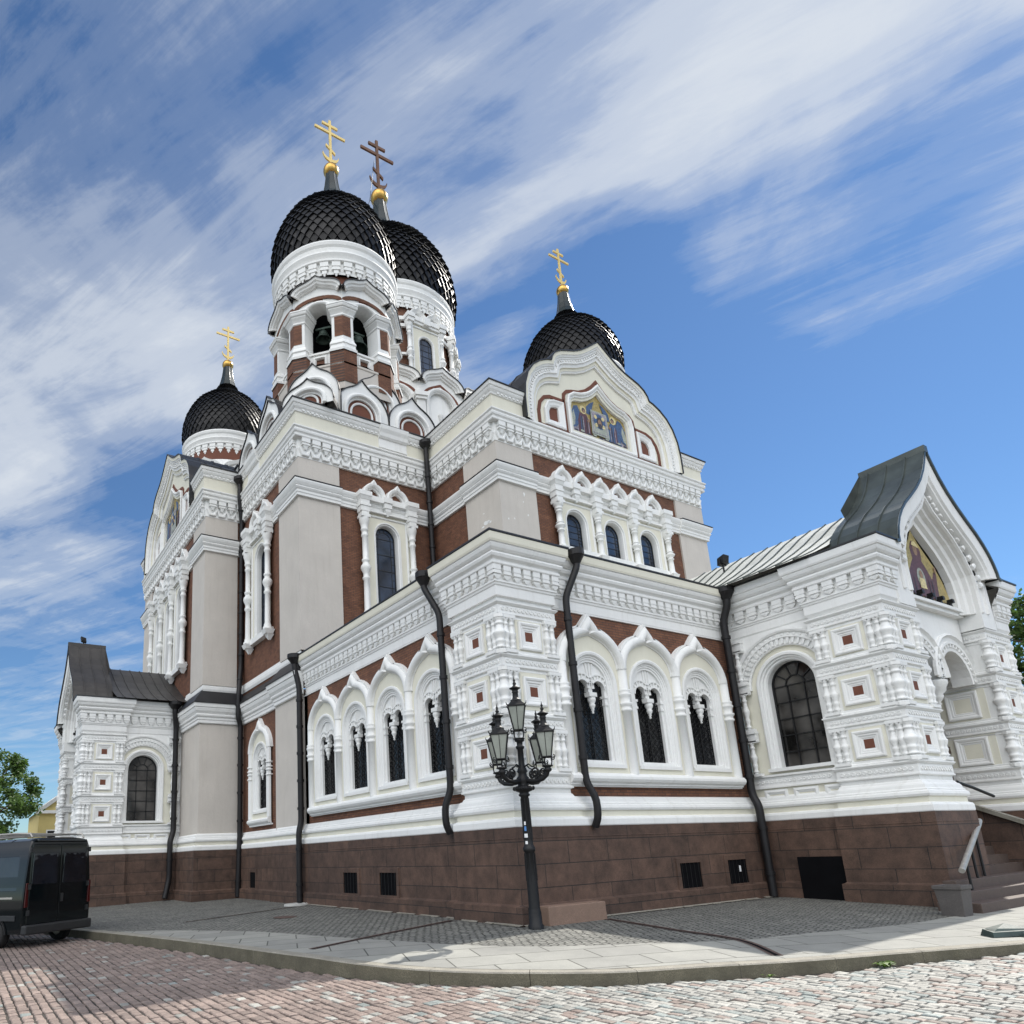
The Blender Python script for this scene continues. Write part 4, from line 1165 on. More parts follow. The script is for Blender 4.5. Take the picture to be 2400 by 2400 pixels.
# ---------- kokoshnik rows on the tower block
def kokoshnik(F, u, z0, a, h, parent, depth=1.6, name='kokoshnik', drop=1.2):
    G = part(name, parent)
    Fs = shift(F, u)
    k = keel(a, h, z0, 0.78, 64, k=0.16)
    m = MB()
    outl = [(-a, z0 - drop)] + k + [(a, z0 - drop)]
    rin = a * 0.74
    m.poly(Fs, [outl, [(-rin, z0 - drop + 0.01)] + arch(rin, z0, None, 16, min(rin, h * 0.62)) + [(rin, z0 - drop + 0.01)]], 0.0, 0)
    ap = arch(rin, z0, z0 - drop + 0.02, 16, min(rin, h * 0.62))
    m.sweep(Fs, ap, [(0.02, 0.0), (0.02, 0.05), (-0.03, 0.10), (-0.10, 0.13), (-0.18, 0.10), (-0.22, 0.02), (-0.24, -0.06), (-0.32, -0.08), (-0.32, -0.20)], m=0)
    r2 = rin - 0.32
    m.poly(Fs, [arch(r2, z0, z0 - drop + 0.02, 14, min(r2, h * 0.5))], -0.19, 1)
    m.sweep(Fs, arch(r2 - 0.16, z0, z0 - drop + 0.02, 14, min(r2, h * 0.5) - 0.16), [(0.0, -0.19), (0.0, -0.13), (-0.05, -0.10), (-0.12, -0.13), (-0.12, -0.19)], m=0)
    m.build('front', [WHITE, BRICKD], G)
    r = MB()
    r.wallring(Fs, outl, 0.06, -depth, 0, closed=False)
    r.sweep(Fs, k, [(0.0, 0.0), (0.0, 0.08), (0.045, 0.08), (0.05, -0.2)])
    r.build('roof', ROOF, G)

def tower_kokoshniks(T):
    F1 = FY(14.85, T)
    for u in (4.45, 7.85):
        kokoshnik(F1, u, 25.25, 1.66, 2.10, CATH, depth=1.0)
    kokoshnik(FY(15.28, T), 5.72, 26.55, 1.60, 2.05, CATH, depth=1.3, drop=0.8)
tower_kokoshniks(ID); tower_kokoshniks(TOW_T)
TX, TY = 5.10, 18.95
kokoshnik(FA(TX, TY, -3 * pi / 4, 5.75), 0, 24.92, 1.45, 1.40, CATH, depth=1.2, drop=0.25)
kokoshnik(FA(TX, TY, -3 * pi / 4, 4.85), 0, 26.0, 1.5, 1.95, CATH, depth=1.4)
mb = MB()
mb.lathe(lambda x, y, z: (TX + x, TY + y, z), [(3.75, 24.3), (3.6, 27.6)], 8, sm=False, a0=pi / 8, a1=2 * pi + pi / 8)
mb.build('tower_attic', WHITE, CATH)

# ---------- onion domes
ONION = [(0.42, 9.40), (0.45, 8.95), (0.52, 8.2), (0.63, 7.4), (0.80, 6.75), (1.05, 6.30), (1.5, 5.85), (2.15, 5.30), (2.72, 4.72), (3.22, 4.05), (3.62, 3.25), (3.90, 2.4), (4.03, 1.6), (4.01, 0.9), (3.89, 0.35), (3.77, 0.0)]
FLARED = [(0.42, 9.40), (0.46, 8.9), (0.54, 8.3), (0.66, 7.7), (0.80, 7.2), (0.93, 6.85), (1.12, 6.45), (1.42, 6.05), (1.85, 5.68), (2.4, 5.25), (2.98, 4.65), (3.45, 3.85), (3.82, 2.95), (4.02, 2.0), (4.06, 1.2), (3.95, 0.5), (3.77, 0.0)]
def smooth(prof, n=90):
    """even arc-length samples along a smoothed profile"""
    P_ = [Vector(p) for p in prof]
    pts = []
    for i in range(len(P_) - 1):
        a = P_[max(0, i - 1)]; b = P_[i]; c = P_[i + 1]; d = P_[min(len(P_) - 1, i + 2)]
        for k in range(8):
            t = k / 8
            pts.append(0.5 * ((2 * b) + (c - a) * t + (2 * a - 5 * b + 4 * c - d) * t * t + (3 * b - a - 3 * c + d) * t ** 3))
    pts.append(P_[-1])
    return pts
def dome(cx, cy, z0, k, parent, N=44, spire_k=1.0, gold=GOLD, crossm=PALEGOLD, cross_rot=0.0, kz=1.0, ONION=ONION, zsplit=6.76):
    D = part('dome', parent)
    pts = [(p.x * k, z0 + p.y * k * kz) for p in smooth([q for q in ONION if q[1] <= zsplit])]
    P = lambda x, y, z: (cx + x, cy + y, z)
    core = MB()
    core.lathe(P, [(max(0.05, r - 0.03), z) for r, z in pts], 48)
    core.build('dome_shell', SCALE, D)
    # diamond tiles: each a real lozenge whose lower tip stands proud
    seg = [0.0]
    for a, b in zip(pts[:-1], pts[1:]): seg.append(seg[-1] + sqrt((a[0] - b[0]) ** 2 + (a[1] - b[1]) ** 2))
    def at(s):
        s = min(max(s, 0), seg[-1])
        for i in range(len(seg) - 1):
            if s <= seg[i + 1]:
                t = (s - seg[i]) / max(1e-9, seg[i + 1] - seg[i])
                r = pts[i][0] * (1 - t) + pts[i + 1][0] * t; z = pts[i][1] * (1 - t) + pts[i + 1][1] * t
                tr = pts[i + 1][0] - pts[i][0]; tz = pts[i + 1][1] - pts[i][1]; L = sqrt(tr * tr + tz * tz) or 1
                return r, z, -tz / L, tr / L     # outward normal (r, z)
        return pts[-1][0], pts[-1][1], 1, 0
    rows = [0.0]
    while rows[-1] < seg[-1]:
        r = at(rows[-1])[0]
        rows.append(rows[-1] + max(0.13 * k, 0.62 * 2 * pi * r / N))
    t = MB()
    lift = 0.15 * k
    rnd = random.Random(int(cx * 10))
    for i in range(len(rows) - 1):
        s0, s1 = rows[i], rows[i + 1]
        s2 = rows[i + 2] if i + 2 < len(rows) else s1 + (s1 - s0) * 0.6
        R0, R1, R2 = at(s0), at(s1), at(min(s2, seg[-1]))
        for j in range(N):
            a = 2 * pi * (j + 0.5 * (i % 2)) / N; h_ = pi / N
            def V(R, ang, l):
                rr = R[0] + R[2] * l; zz = R[1] + R[3] * l
                return (cx + rr * cos(ang), cy + rr * sin(ang), zz)
            l = lift * rnd.uniform(0.8, 1.15)
            top = V(R0, a, 0.0); lf = V(R1, a - h_ * 0.96, l * 0.62); rt = V(R1, a + h_ * 0.96, l * 0.62); bt = V(R2, a, l)
            lf0 = V(R1, a - h_ * 0.9, -0.02); rt0 = V(R1, a + h_ * 0.9, -0.02); bt0 = V(R2, a, -0.02)
            t.add([top, lf, bt, rt, lf0, bt0, rt0], [(0, 1, 2, 3), (1, 4, 5, 2), (3, 2, 5, 6)])
    t.build('tiles', SCALE, D)
    sp = MB()
    zt = z0 + 7.32 * k * kz
    st = [(r * k * spire_k, z0 + z * k * kz) for r, z in ONION if z >= zsplit - 0.5]
    sp.lathe(P, st, 8, sm=False)
    for i in range(8):
        a = 2 * pi * i / 8
        sp.tube([(cx + r * cos(a), cy + r * sin(a), z) for r, z in st], 0.03 * k, 5)
    sp.build('spire', SPIRE, D)
    zb = z0 + 9.35 * k * kz + 0.42 * k
    bl = MB()
    bl.lathe(P, [(0.22 * k, zb - 0.62 * k), (0.30 * k, zb - 0.56 * k), (0.26 * k, zb - 0.48 * k)] + [(0.54 * k * sin(pi * (0.14 + 0.86 * i / 14)), zb - 0.54 * k * cos(pi * (0.14 + 0.86 * i / 14))) for i in range(14)] + [(0.07 * k, zb + 0.56 * k), (0.05 * k, zb + 0.8 * k)], 24)
    bl.build('ball', gold, D)
    c = MB()
    F = FA(cx, cy, -pi / 2 + cross_rot, 0.0)
    q = 0.085 * k
    zc_ = zb + 0.5 * k
    H = 4.0 * k
    c.box(F, -q, q, -q * 0.7, q * 0.7, zc_, zc_ + H)
    c.box(F, -1.18 * k, 1.18 * k, -q * 0.65, q * 0.65, zc_ + H * 0.70, zc_ + H * 0.70 + 0.19 * k)
    c.box(F, -0.60 * k, 0.60 * k, -q * 0.65, q * 0.65, zc_ + H * 0.86, zc_ + H * 0.86 + 0.19 * k)
    s_ = 0.32 * k
    zz = zc_ + H * 0.35
    c.hexa([F(-s_ * 1.1, -q * .65, zz + 0.16 * k), F(s_ * 1.1, -q * .65, zz - 0.34 * k), F(s_ * 1.1, q * .65, zz - 0.34 * k), F(-s_ * 1.1, q * .65, zz + 0.16 * k),
            F(-s_ * 1.1, -q * .65, zz + 0.36 * k), F(s_ * 1.1, -q * .65, zz - 0.14 * k), F(s_ * 1.1, q * .65, zz - 0.14 * k), F(-s_ * 1.1, q * .65, zz + 0.36 * k)])
    # crescent at the foot
    n = 12
    o_ = [(0.62 * k * cos(pi + pi * i / n), zc_ + 0.92 * k + 0.62 * k * sin(pi + pi * i / n)) for i in range(n + 1)]
    i_ = [(0.60 * k * cos(pi + pi * i / n), zc_ + 0.98 * k + 0.42 * k * sin(pi + pi * i / n)) for i in range(n + 1)]
    for i in range(n):
        for oo in (-q * 0.6, q * 0.6):
            c.quad(F(*[o_[i][0], oo, o_[i][1]]), F(o_[i + 1][0], oo, o_[i + 1][1]), F(i_[i + 1][0], oo, i_[i + 1][1]), F(i_[i][0], oo, i_[i][1]))
        c.quad(F(o_[i][0], -q * .6, o_[i][1]), F(o_[i + 1][0], -q * .6, o_[i + 1][1]), F(o_[i + 1][0], q * .6, o_[i + 1][1]), F(o_[i][0], q * .6, o_[i][1]))
        c.quad(F(i_[i][0], -q * .6, i_[i][1]), F(i_[i + 1][0], -q * .6, i_[i + 1][1]), F(i_[i + 1][0], q * .6, i_[i + 1][1]), F(i_[i][0], q * .6, i_[i][1]))
    c.build('cross', crossm, D)
    return D

CX, CY = 17.13, 31.47
RX, RY = 28.5, 20.2
LX, LY = 5.7, 42.8
def drum_cornice(mb, cx, cy, r, z0, z1, nt, k=1.0, red=True):
    """z0..z1: tooth frieze at the foot, mouldings flaring out to the dome rim"""
    P = lambda x, y, z: (cx + x, cy + y, z)
    h_ = z1 - z0
    zz = lambda q: z0 + h_ * q
    mb.lathe(P, [(r, zz(0)), (r + .02, zz(.36)), (r + .16, zz(.36)), (r + .20, zz(.38)), (r + .20, zz(.43)), (r + .14, zz(.45)), (r + .20, zz(.52)), (r + .28, zz(.60)), (r + .26, zz(.64)),
                 (r + .20, zz(.66)), (r + .22, zz(.78)), (r + .30, zz(.84)), (r + .34, zz(.92)), (r + .30, zz(.97)), (r + .05, zz(1.02)), (r - .3, zz(1.03))], 64, 0, sm=False)
    for i in range(nt):
        F = FA(cx, cy, 2 * pi * i / nt, r)
        w = pi * r / nt * 0.74
        mb.box(F, -w, w, -0.02, 0.15, zz(.22), zz(.355))
        mb.box(F, -w * .8, w * .8, -0.02, 0.12, zz(.17), zz(.22))
        mb.box(F, -w, w, -0.02, 0.14, zz(.11), zz(.17))
        mb.box(F, -w * .55, w * .55, -0.02, 0.10, zz(.0), zz(.11))
        mb.frustum(F, 0, zz(-.07), zz(0), 0.04, w * .12, .03, w * .35, 0.05)

# ---------- the belfry
BEL = part('belfry', CATH)
APO = 3.68
HW = APO * math.tan(pi / 8)
def octf(i, r=APO):
    return FA(TX, TY, -pi / 2 + i * pi / 4, r)
OCT = [(TX + APO / cos(pi / 8) * cos(-pi / 2 + pi / 8 + i * pi / 4), TY + APO / cos(pi / 8) * sin(-pi / 2 + pi / 8 + i * pi / 4)) for i in range(8)]
mb = MB()
mb.hsweep(OCT, [(0.05, 26.9), (0.05, 28.45), (0.10, 28.5), (0.10, 28.62), (0.0, 28.68)], closed=True, m=0)
mb.hsweep(OCT, [(-0.75, 29.30), (-0.75, 28.2)], closed=True, m=0)
mb.build('octagon_base', BEIGE, BEL)
BK = MB(); WH = MB()
for i in range(8):
    F = octf(i)
    a = 0.88; zs = 31.75
    # parapet between the piers, with a brick square
    WH.poly(F, [rect(-a, a, 28.2, 29.28), rect(-0.26, 0.26, 28.42, 28.95)], -0.30, 0)
    WH.sweep(F, rect(-0.26, 0.26, 28.42, 28.95), [(0.16, -0.30), (0.16, -0.24), (0.05, -0.22), (0.0, -0.30), (0.0, -0.42)], closed=True)
    BK.poly(F, [rect(-0.26, 0.26, 28.42, 28.95)], -0.40, 0)
    WH.box(F, -a, a, -0.75, -0.20, 29.22, 29.34)
    # arch
    wall = [(-HW, zs - 0.2), (-HW, 33.7), (HW, 33.7), (HW, zs - 0.2)]
    WH.poly(F, [[(-HW, zs), (-HW, 33.65), (HW, 33.65), (HW, zs)] + [(a * cos(pi * k / 14), zs + 0.80 * sin(pi * k / 14)) for k in range(15)]], -0.12, 0)
    ar = arch(a, zs, None, 14, 0.80)
    WH.sweep(F, ar, [(0.22, -0.12), (0.22, -0.02), (0.16, 0.02), (0.09, 0.04), (0.03, 0.0), (0.0, -0.08), (0.0, -1.1)], m=0)
    red = keel(HW - 0.02, 1.52, zs - 0.02, 0.86, 55)
    BK.sweep(F, arch(HW - 0.02, 32.30, None, 14, 0.72), [(-0.11, -0.10), (-0.11, -0.05), (0.11, -0.05), (0.11, -0.10)])
    kl = keel(HW + 0.02, 1.0, 33.20, 0.72, 62, k=0.22)
    WH.sweep(F, kl, [(-0.36, -0.12), (-0.36, 0.05), (-0.32, 0.10), (-0.28, 0.20), (-0.18, 0.24), (-0.14, 0.32), (0.0, 0.36)], lim=1.4)
    WH.poly(F, [[(-HW, 32.2)] + kl + [(HW, 32.2)] + [(q_u, q_z) for q_u, q_z in arch(HW - 0.05, 32.3, None, 10, 0.62)[::-1]]], -0.06, 0)
    rf = MB()
    F = shift(F, 0, 0, 0.45)
    rf.sweep(F, kl, [(0.0, 0.34), (0.0, 0.42), (0.04, 0.42), (0.10, -0.5)], lim=1.4)
    rf.build('keel_roof', ROOF, BEL)
for i in range(8):     # corner piers
    ang = -pi / 2 + pi / 8 + i * pi / 4
    R = APO / cos(pi / 8)
    F = FA(TX, TY, ang, R)
    # pier follows the two faces of the corner
    L, Rr = OCT[i - 1], OCT[i]
    v = Vector((TX + R * cos(ang), TY + R * sin(ang)))
    t1 = Vector((TX + R * cos(ang - pi / 4), TY + R * sin(ang - pi / 4))) - v; t2 = Vector((TX + R * cos(ang + pi / 4), TY + R * sin(ang + pi / 4))) - v
    t1.normalize(); t2.normalize()
    w = HW - 0.84
    def corner(wd):     # travel so that outside is on the right
        p0 = v + t1 * wd; p1 = v; p2 = v + t2 * wd
        return [tuple(p0), tuple(p1), tuple(p2)]
    c3 = corner(w)
    ctr = Vector((TX, TY)); 
    def inwards(wd, d):
        q0 = Vector(c3[0]) + (ctr - Vector(c3[0])).normalized() * d; q2 = Vector(c3[2]) + (ctr - Vector(c3[2])).normalized() * d
        return [tuple(q0)] + corner(wd) + [tuple(q2)]
    full = inwards(w, 0.9)
    WH.hsweep(full, [(0.0, 29.3), (0.0, 32.0)])
    BK.hsweep(corner(w - 0.17), [(0.012, 30.0), (0.012, 31.35)])
    BK.hsweep(inwards(w + 0.04, 0.9), [(0.10, 26.9), (0.10, 28.95), (0.0, 29.0)])
    WH.hsweep(full, [(0.16, 28.95), (0.18, 29.10), (0.12, 29.15), (0.10, 29.25), (0.08, 29.40), (0.14, 29.45), (0.10, 29.60), (0.03, 29.75), (0.03, 29.85), (0.0, 29.9)])
    WH.hsweep(full, [(0.0, 31.35), (0.05, 31.40), (0.05, 31.48), (0.02, 31.52), (0.10, 31.66), (0.18, 31.78), (0.16, 31.84), (0.24, 31.88), (0.28, 31.98), (0.25, 32.03), (0.30, 32.08), (0.28, 32.16), (0.0, 32.26)])
for q_ in (WH, BK): q_.v = [(a_, b_, c_ + 0.45) for a_, b_, c_ in q_.v]
WH.build('belfry_arches', WHITE, BEL)
BK.build('belfry_brick', BRICK, BEL)
mb = MB()
mb.lathe(lambda x, y, z: (TX + x, TY + y, z), [(1.9, 28.2), (1.9, 31.9), (2.6, 32.6), (2.8, 33.2), (0.0, 33.4)], 16)
mb.lathe(lambda x, y, z: (TX + x, TY + y, z), [(3.6, 28.9), (1.8, 28.91)], 16)
mb.build('belfry_core', DARK, BEL)
mb = MB()
mb.lathe(lambda x, y, z: (TX + x, TY + y, z), [(APO - .1, 33.2), (APO - .1, 34.9)], 48)
mb.build('drum_brick', BRICKD, BEL)
mb = MB()
drum_cornice(mb, TX, TY, 3.78, 34.85, 37.15, 34)
mb.build('drum_cornice', WHITE, BEL)
dome(TX, TY, 37.15, 1.0, CATH, kz=1.02, spire_k=0.95, ONION=FLARED, zsplit=7.3)

def bell(ang, r, z, s, label):
    x0, y0 = TX + r * cos(ang), TY + r * sin(ang)
    m = MB()
    m.lathe(lambda x, y, zz: (x0 + x, y0 + y, z + zz), [(a * s, b * s) for a, b in [(0.0, 0.95), (0.12, 0.95), (0.34, 0.90), (0.42, 0.80), (0.46, 0.6), (0.52, 0.4), (0.62, 0.2), (0.74, 0.05), (0.76, 0.0), (0.70, 0.0), (0.55, 0.2), (0.40, 0.7)]], 20)
    m.tube([(x0, y0, z + 0.9 * s), (x0, y0, z + 1.25 * s)], 0.05, 6)
    m.box(FA(x0, y0, ang, 0), -0.5, 0.5, -0.06, 0.06, z + 1.2 * s, z + 1.2 * s + 0.12)
    tag(m.build('bell', BELL), label, 'bell', 'bells in the belfry')
bell(-pi / 2, 2.65, 30.8, 0.85, 'larger dark green bell hanging in the belfry arch beside the great central dome')
bell(-3 * pi / 4, 2.65, 31.3, 0.62, 'smaller dark bell hanging in the belfry arch that faces the street corner')

# ---------- the great central drum
CEN = part('central_drum', CATH)
mb = MB(); wb = MB()
PC = lambda x, y, z: (CX + x, CY + y, z)
mb.lathe(PC, [(5.8, 36.0), (5.8, 46.2)], 64)
mb.build('drum_brick', BRICK, CEN)
wb.lathe(PC, [(7.3, 30.0), (7.3, 37.6), (6.4, 38.6), (6.0, 39.2)], 48)
for i in range(8):
    F = FA(CX, CY, -pi / 2 + i * pi / 4, 6.0)
    hw = 1.62
    w_ = MB()
    w_.poly(F, [rect(-hw, hw, 38.3, 44.1), arch(0.72, 42.4, 38.7, 10)], 0.04, 1)
    w_.sweep(F, rect(-hw + .3, hw - .3, 38.5, 43.8), [(0.08, 0.04), (0.08, 0.12), (-0.03, 0.12), (-0.08, 0.05)], closed=True, m=0)
    w_.sweep(F, arch(0.72, 42.4, 38.7, 10), [(0.10, 0.04), (0.10, 0.10), (0.0, 0.08), (-0.06, 0.0), (-0.06, -0.3)], m=0)
    o = w_.build('drum_window', [WHITE, YELLOW], CATH)
    g_ = MB(); g_.poly(F, [arch(0.68, 42.4, 38.7, 10)], -0.12); g_.build('leaded_glass', BLUEGLASS, o)
    b_ = MB()
    b_.sweep(F, arch(0.62, 42.4, 38.7, 10), [(-0.05, -0.115), (-0.05, -0.09), (0.04, -0.09), (0.04, -0.115)])
    for x in (-0.33, 0.33): b_.box(F, x - 0.02, x + 0.02, -0.115, -0.095, 38.7, 42.8)
    for k in range(7): b_.box(F, -0.68, 0.68, -0.115, -0.095, 39.0 + k * 0.58 - .02, 39.0 + k * 0.58 + .02)
    b_.build('lead_bars', LEAD, o)
    for sx in (-1, 1):
        column(wb, F, sx * hw, 0.0, 38.5, 44.0, 0.21, 10)
        wb.box(F, sx * hw - 0.30, sx * hw + 0.30, -0.2, 0.42, 44.0, 44.35)
        wb.box(F, sx * hw - 0.36, sx * hw + 0.36, -0.2, 0.50, 44.35, 44.75)
    wb.box(F, -hw, hw, -0.1, 0.22, 44.05, 44.3); wb.box(F, -hw, hw, -0.1, 0.32, 44.3, 44.72)
    wb.box(F, -0.3, 0.3, -0.1, 0.46, 44.1, 44.78)
    for du in (-hw / 2, hw / 2):
        kk = mv(keel(hw / 2 - 0.02, 0.9, 44.72, 0.72, 62, k=0.2), du)
        wb.sweep(F, kk, [(-0.30, 0.05), (-0.26, 0.16), (-0.14, 0.24), (0.0, 0.34), (0.06, 0.30), (0.06, -0.2)], lim=1.4)
        wb.poly(F, [kk], 0.02)
    # short brick bays between the windows get a cross band
    F2 = FA(CX, CY, -pi / 2 + (i + .5) * pi / 4, 6.0)
    wb.box(F2, -0.75, 0.75, -0.1, 0.10, 41.0, 41.2); wb.box(F2, -0.75, 0.75, -0.1, 0.12, 43.7, 44.0); wb.box(F2, -0.8, 0.8, -0.1, 0.14, 44.35, 44.7)
drum_cornice(wb, CX, CY, 6.0, 45.75, 48.4, 48)
wb.build('drum_ornament', WHITE, CEN)
# arcade of keel gables round the foot of the drum
kr = MB(); kw = MB(); kb = MB(); kd = MB()
RA = 7.55; HA = RA * math.tan(pi / 12)
for i in range(12):
    F = FA(CX, CY, -pi / 2 + i * pi / 6, RA)
    kl = keel(HA + 0.02, 1.55, 37.25, 0.78, 60, k=0.2)
    kw.poly(F, [[(-HA, 33)] + kl + [(HA, 33)], [(-1.15, 33.02)] + arch(1.15, 35.6, None, 12) + [(1.15, 33.02)]], 0.0)
    kw.sweep(F, kl, [(-0.62, 0.0), (-0.62, 0.12), (-0.50, 0.16), (-0.46, 0.28), (-0.32, 0.30), (-0.28, 0.42), (0.0, 0.45)], lim=1.4)
    kr.sweep(F, kl, [(0.0, 0.42), (0.0, 0.52), (0.06, 0.52), (0.16, -1.6)], lim=1.4)
    kw.sweep(F, arch(1.3, 35.6, 33, 12), [(0.22, 0.0), (0.22, 0.10), (0.08, 0.16), (-0.05, 0.08), (-0.14, -0.1), (-0.15, -0.6)])
    kb.sweep(F, keel(1.85, 1.95, 35.5, 0.86, 58), [(-0.10, 0.0), (-0.10, 0.03), (0.10, 0.03), (0.10, 0.0)])
    kw.poly(F, [arch(1.2, 35.6, 33, 12), mv(arch(0.36, 35.0, 33.05, 8), -0.52), mv(arch(0.36, 35.0, 33.05, 8), 0.52)], -0.35)
    for sx in (-1, 1):
        kw.sweep(F, mv(arch(0.36, 35.0, 33.05, 8), sx * 0.52), [(0.0, -0.35), (0.0, -0.8)])
        kd.poly(F, [mv(arch(0.38, 35.0, 33.05, 8), sx * 0.52)], -0.75)
    kw.lathe(LP(F, 0, -0.25), [(0.14, 33.2), (0.14, 34.5), (0.24, 34.7), (0.24, 34.9)], 8)
    ang = -pi / 2 + (i + .5) * pi / 6
    Fc = FA(CX, CY, ang, RA / cos(pi / 12))
    kw.box(Fc, -0.35, 0.35, -0.4, 0.12, 33, 35.5); kw.box(Fc, -0.45, 0.45, -0.4, 0.26, 35.5, 35.75); kw.box(Fc, -0.52, 0.52, -0.4, 0.36, 35.75, 36.1)
kw.build('keel_arcade', WHITE, CEN); kr.build('keel_roof', ROOF, CEN); kb.build('brick_outline', BRICKD, CEN); kd.build('arcade_openings', DARK, CEN)
dome(CX, CY, 48.3, 1.60, CATH, N=54, ONION=FLARED, zsplit=7.3, spire_k=0.92, crossm=BRONZE, kz=0.99)
mb = MB()
z = 63.4
mb.tube([(CX - 2.6, CY - 0.6, z - 5.2), (CX - 1.35, CY - 0.4, z - 0.9), (CX - 0.5, CY - 0.2, z + 4.6)], 0.025, 4)
mb.tube([(CX - 1.35, CY - 0.4, z - 0.9), (CX, CY, z - 0.9)], 0.025, 4)
mb.build('lightning_wire', IRON, CEN)

# ---------- the two side drums
for (x, y) in ((RX, RY), (LX, LY)):
    S = part('side_drum', CATH)
    m = MB()
    m.lathe(lambda a, b, z: (x + a, y + b, z), [(3.85, 24), (3.85, 37.0)], 40); m.build('drum_brick', BRICKD, S)
    m = MB()
    drum_cornice(m, x, y, 3.78, 36.6, 38.75, 34)
    m.lathe(lambda a, b, z: (x + a, y + b, z), [(4.15, 24), (4.15, 35.2), (4.0, 35.7)], 40)
    for i in range(8):
        F = FA(x, y, -pi / 2 + i * pi / 4, 4.1)
        m.sweep(F, keel(1.65, 1.3, 34.6, 0.75, 60), [(-0.4, 0.0), (-0.3, 0.12), (0.0, 0.2), (0.03, -0.3)], lim=1.4)
    m.build('drum_ornament', WHITE, S)
    dome(x, y, 38.7, 1.0, CATH, spire_k=1.05, kz=1.0, ONION=FLARED, zsplit=7.3)
# box-like attic and kokoshniks west of the tower, seen beside the left dome
mb = MB()
mb.box(FX(1.4), 26.4, 30.0, -2.5, 0, 24.6, 27.0)
mb.hsweep([(1.4, 30.0), (1.4, 26.4), (4.2, 26.4)], [(0, 26.2), (0.2, 26.3), (0.25, 26.6), (0.4, 26.9), (0.4, 27.0), (0, 27.05)])
mb.build('attic', WHITE, CATH)
mb = MB(); mb.box(FX(0.9), 25.9, 30.0, -3.2, 0, 27.0, 27.12); mb.build('attic_roof', ROOF, CATH)

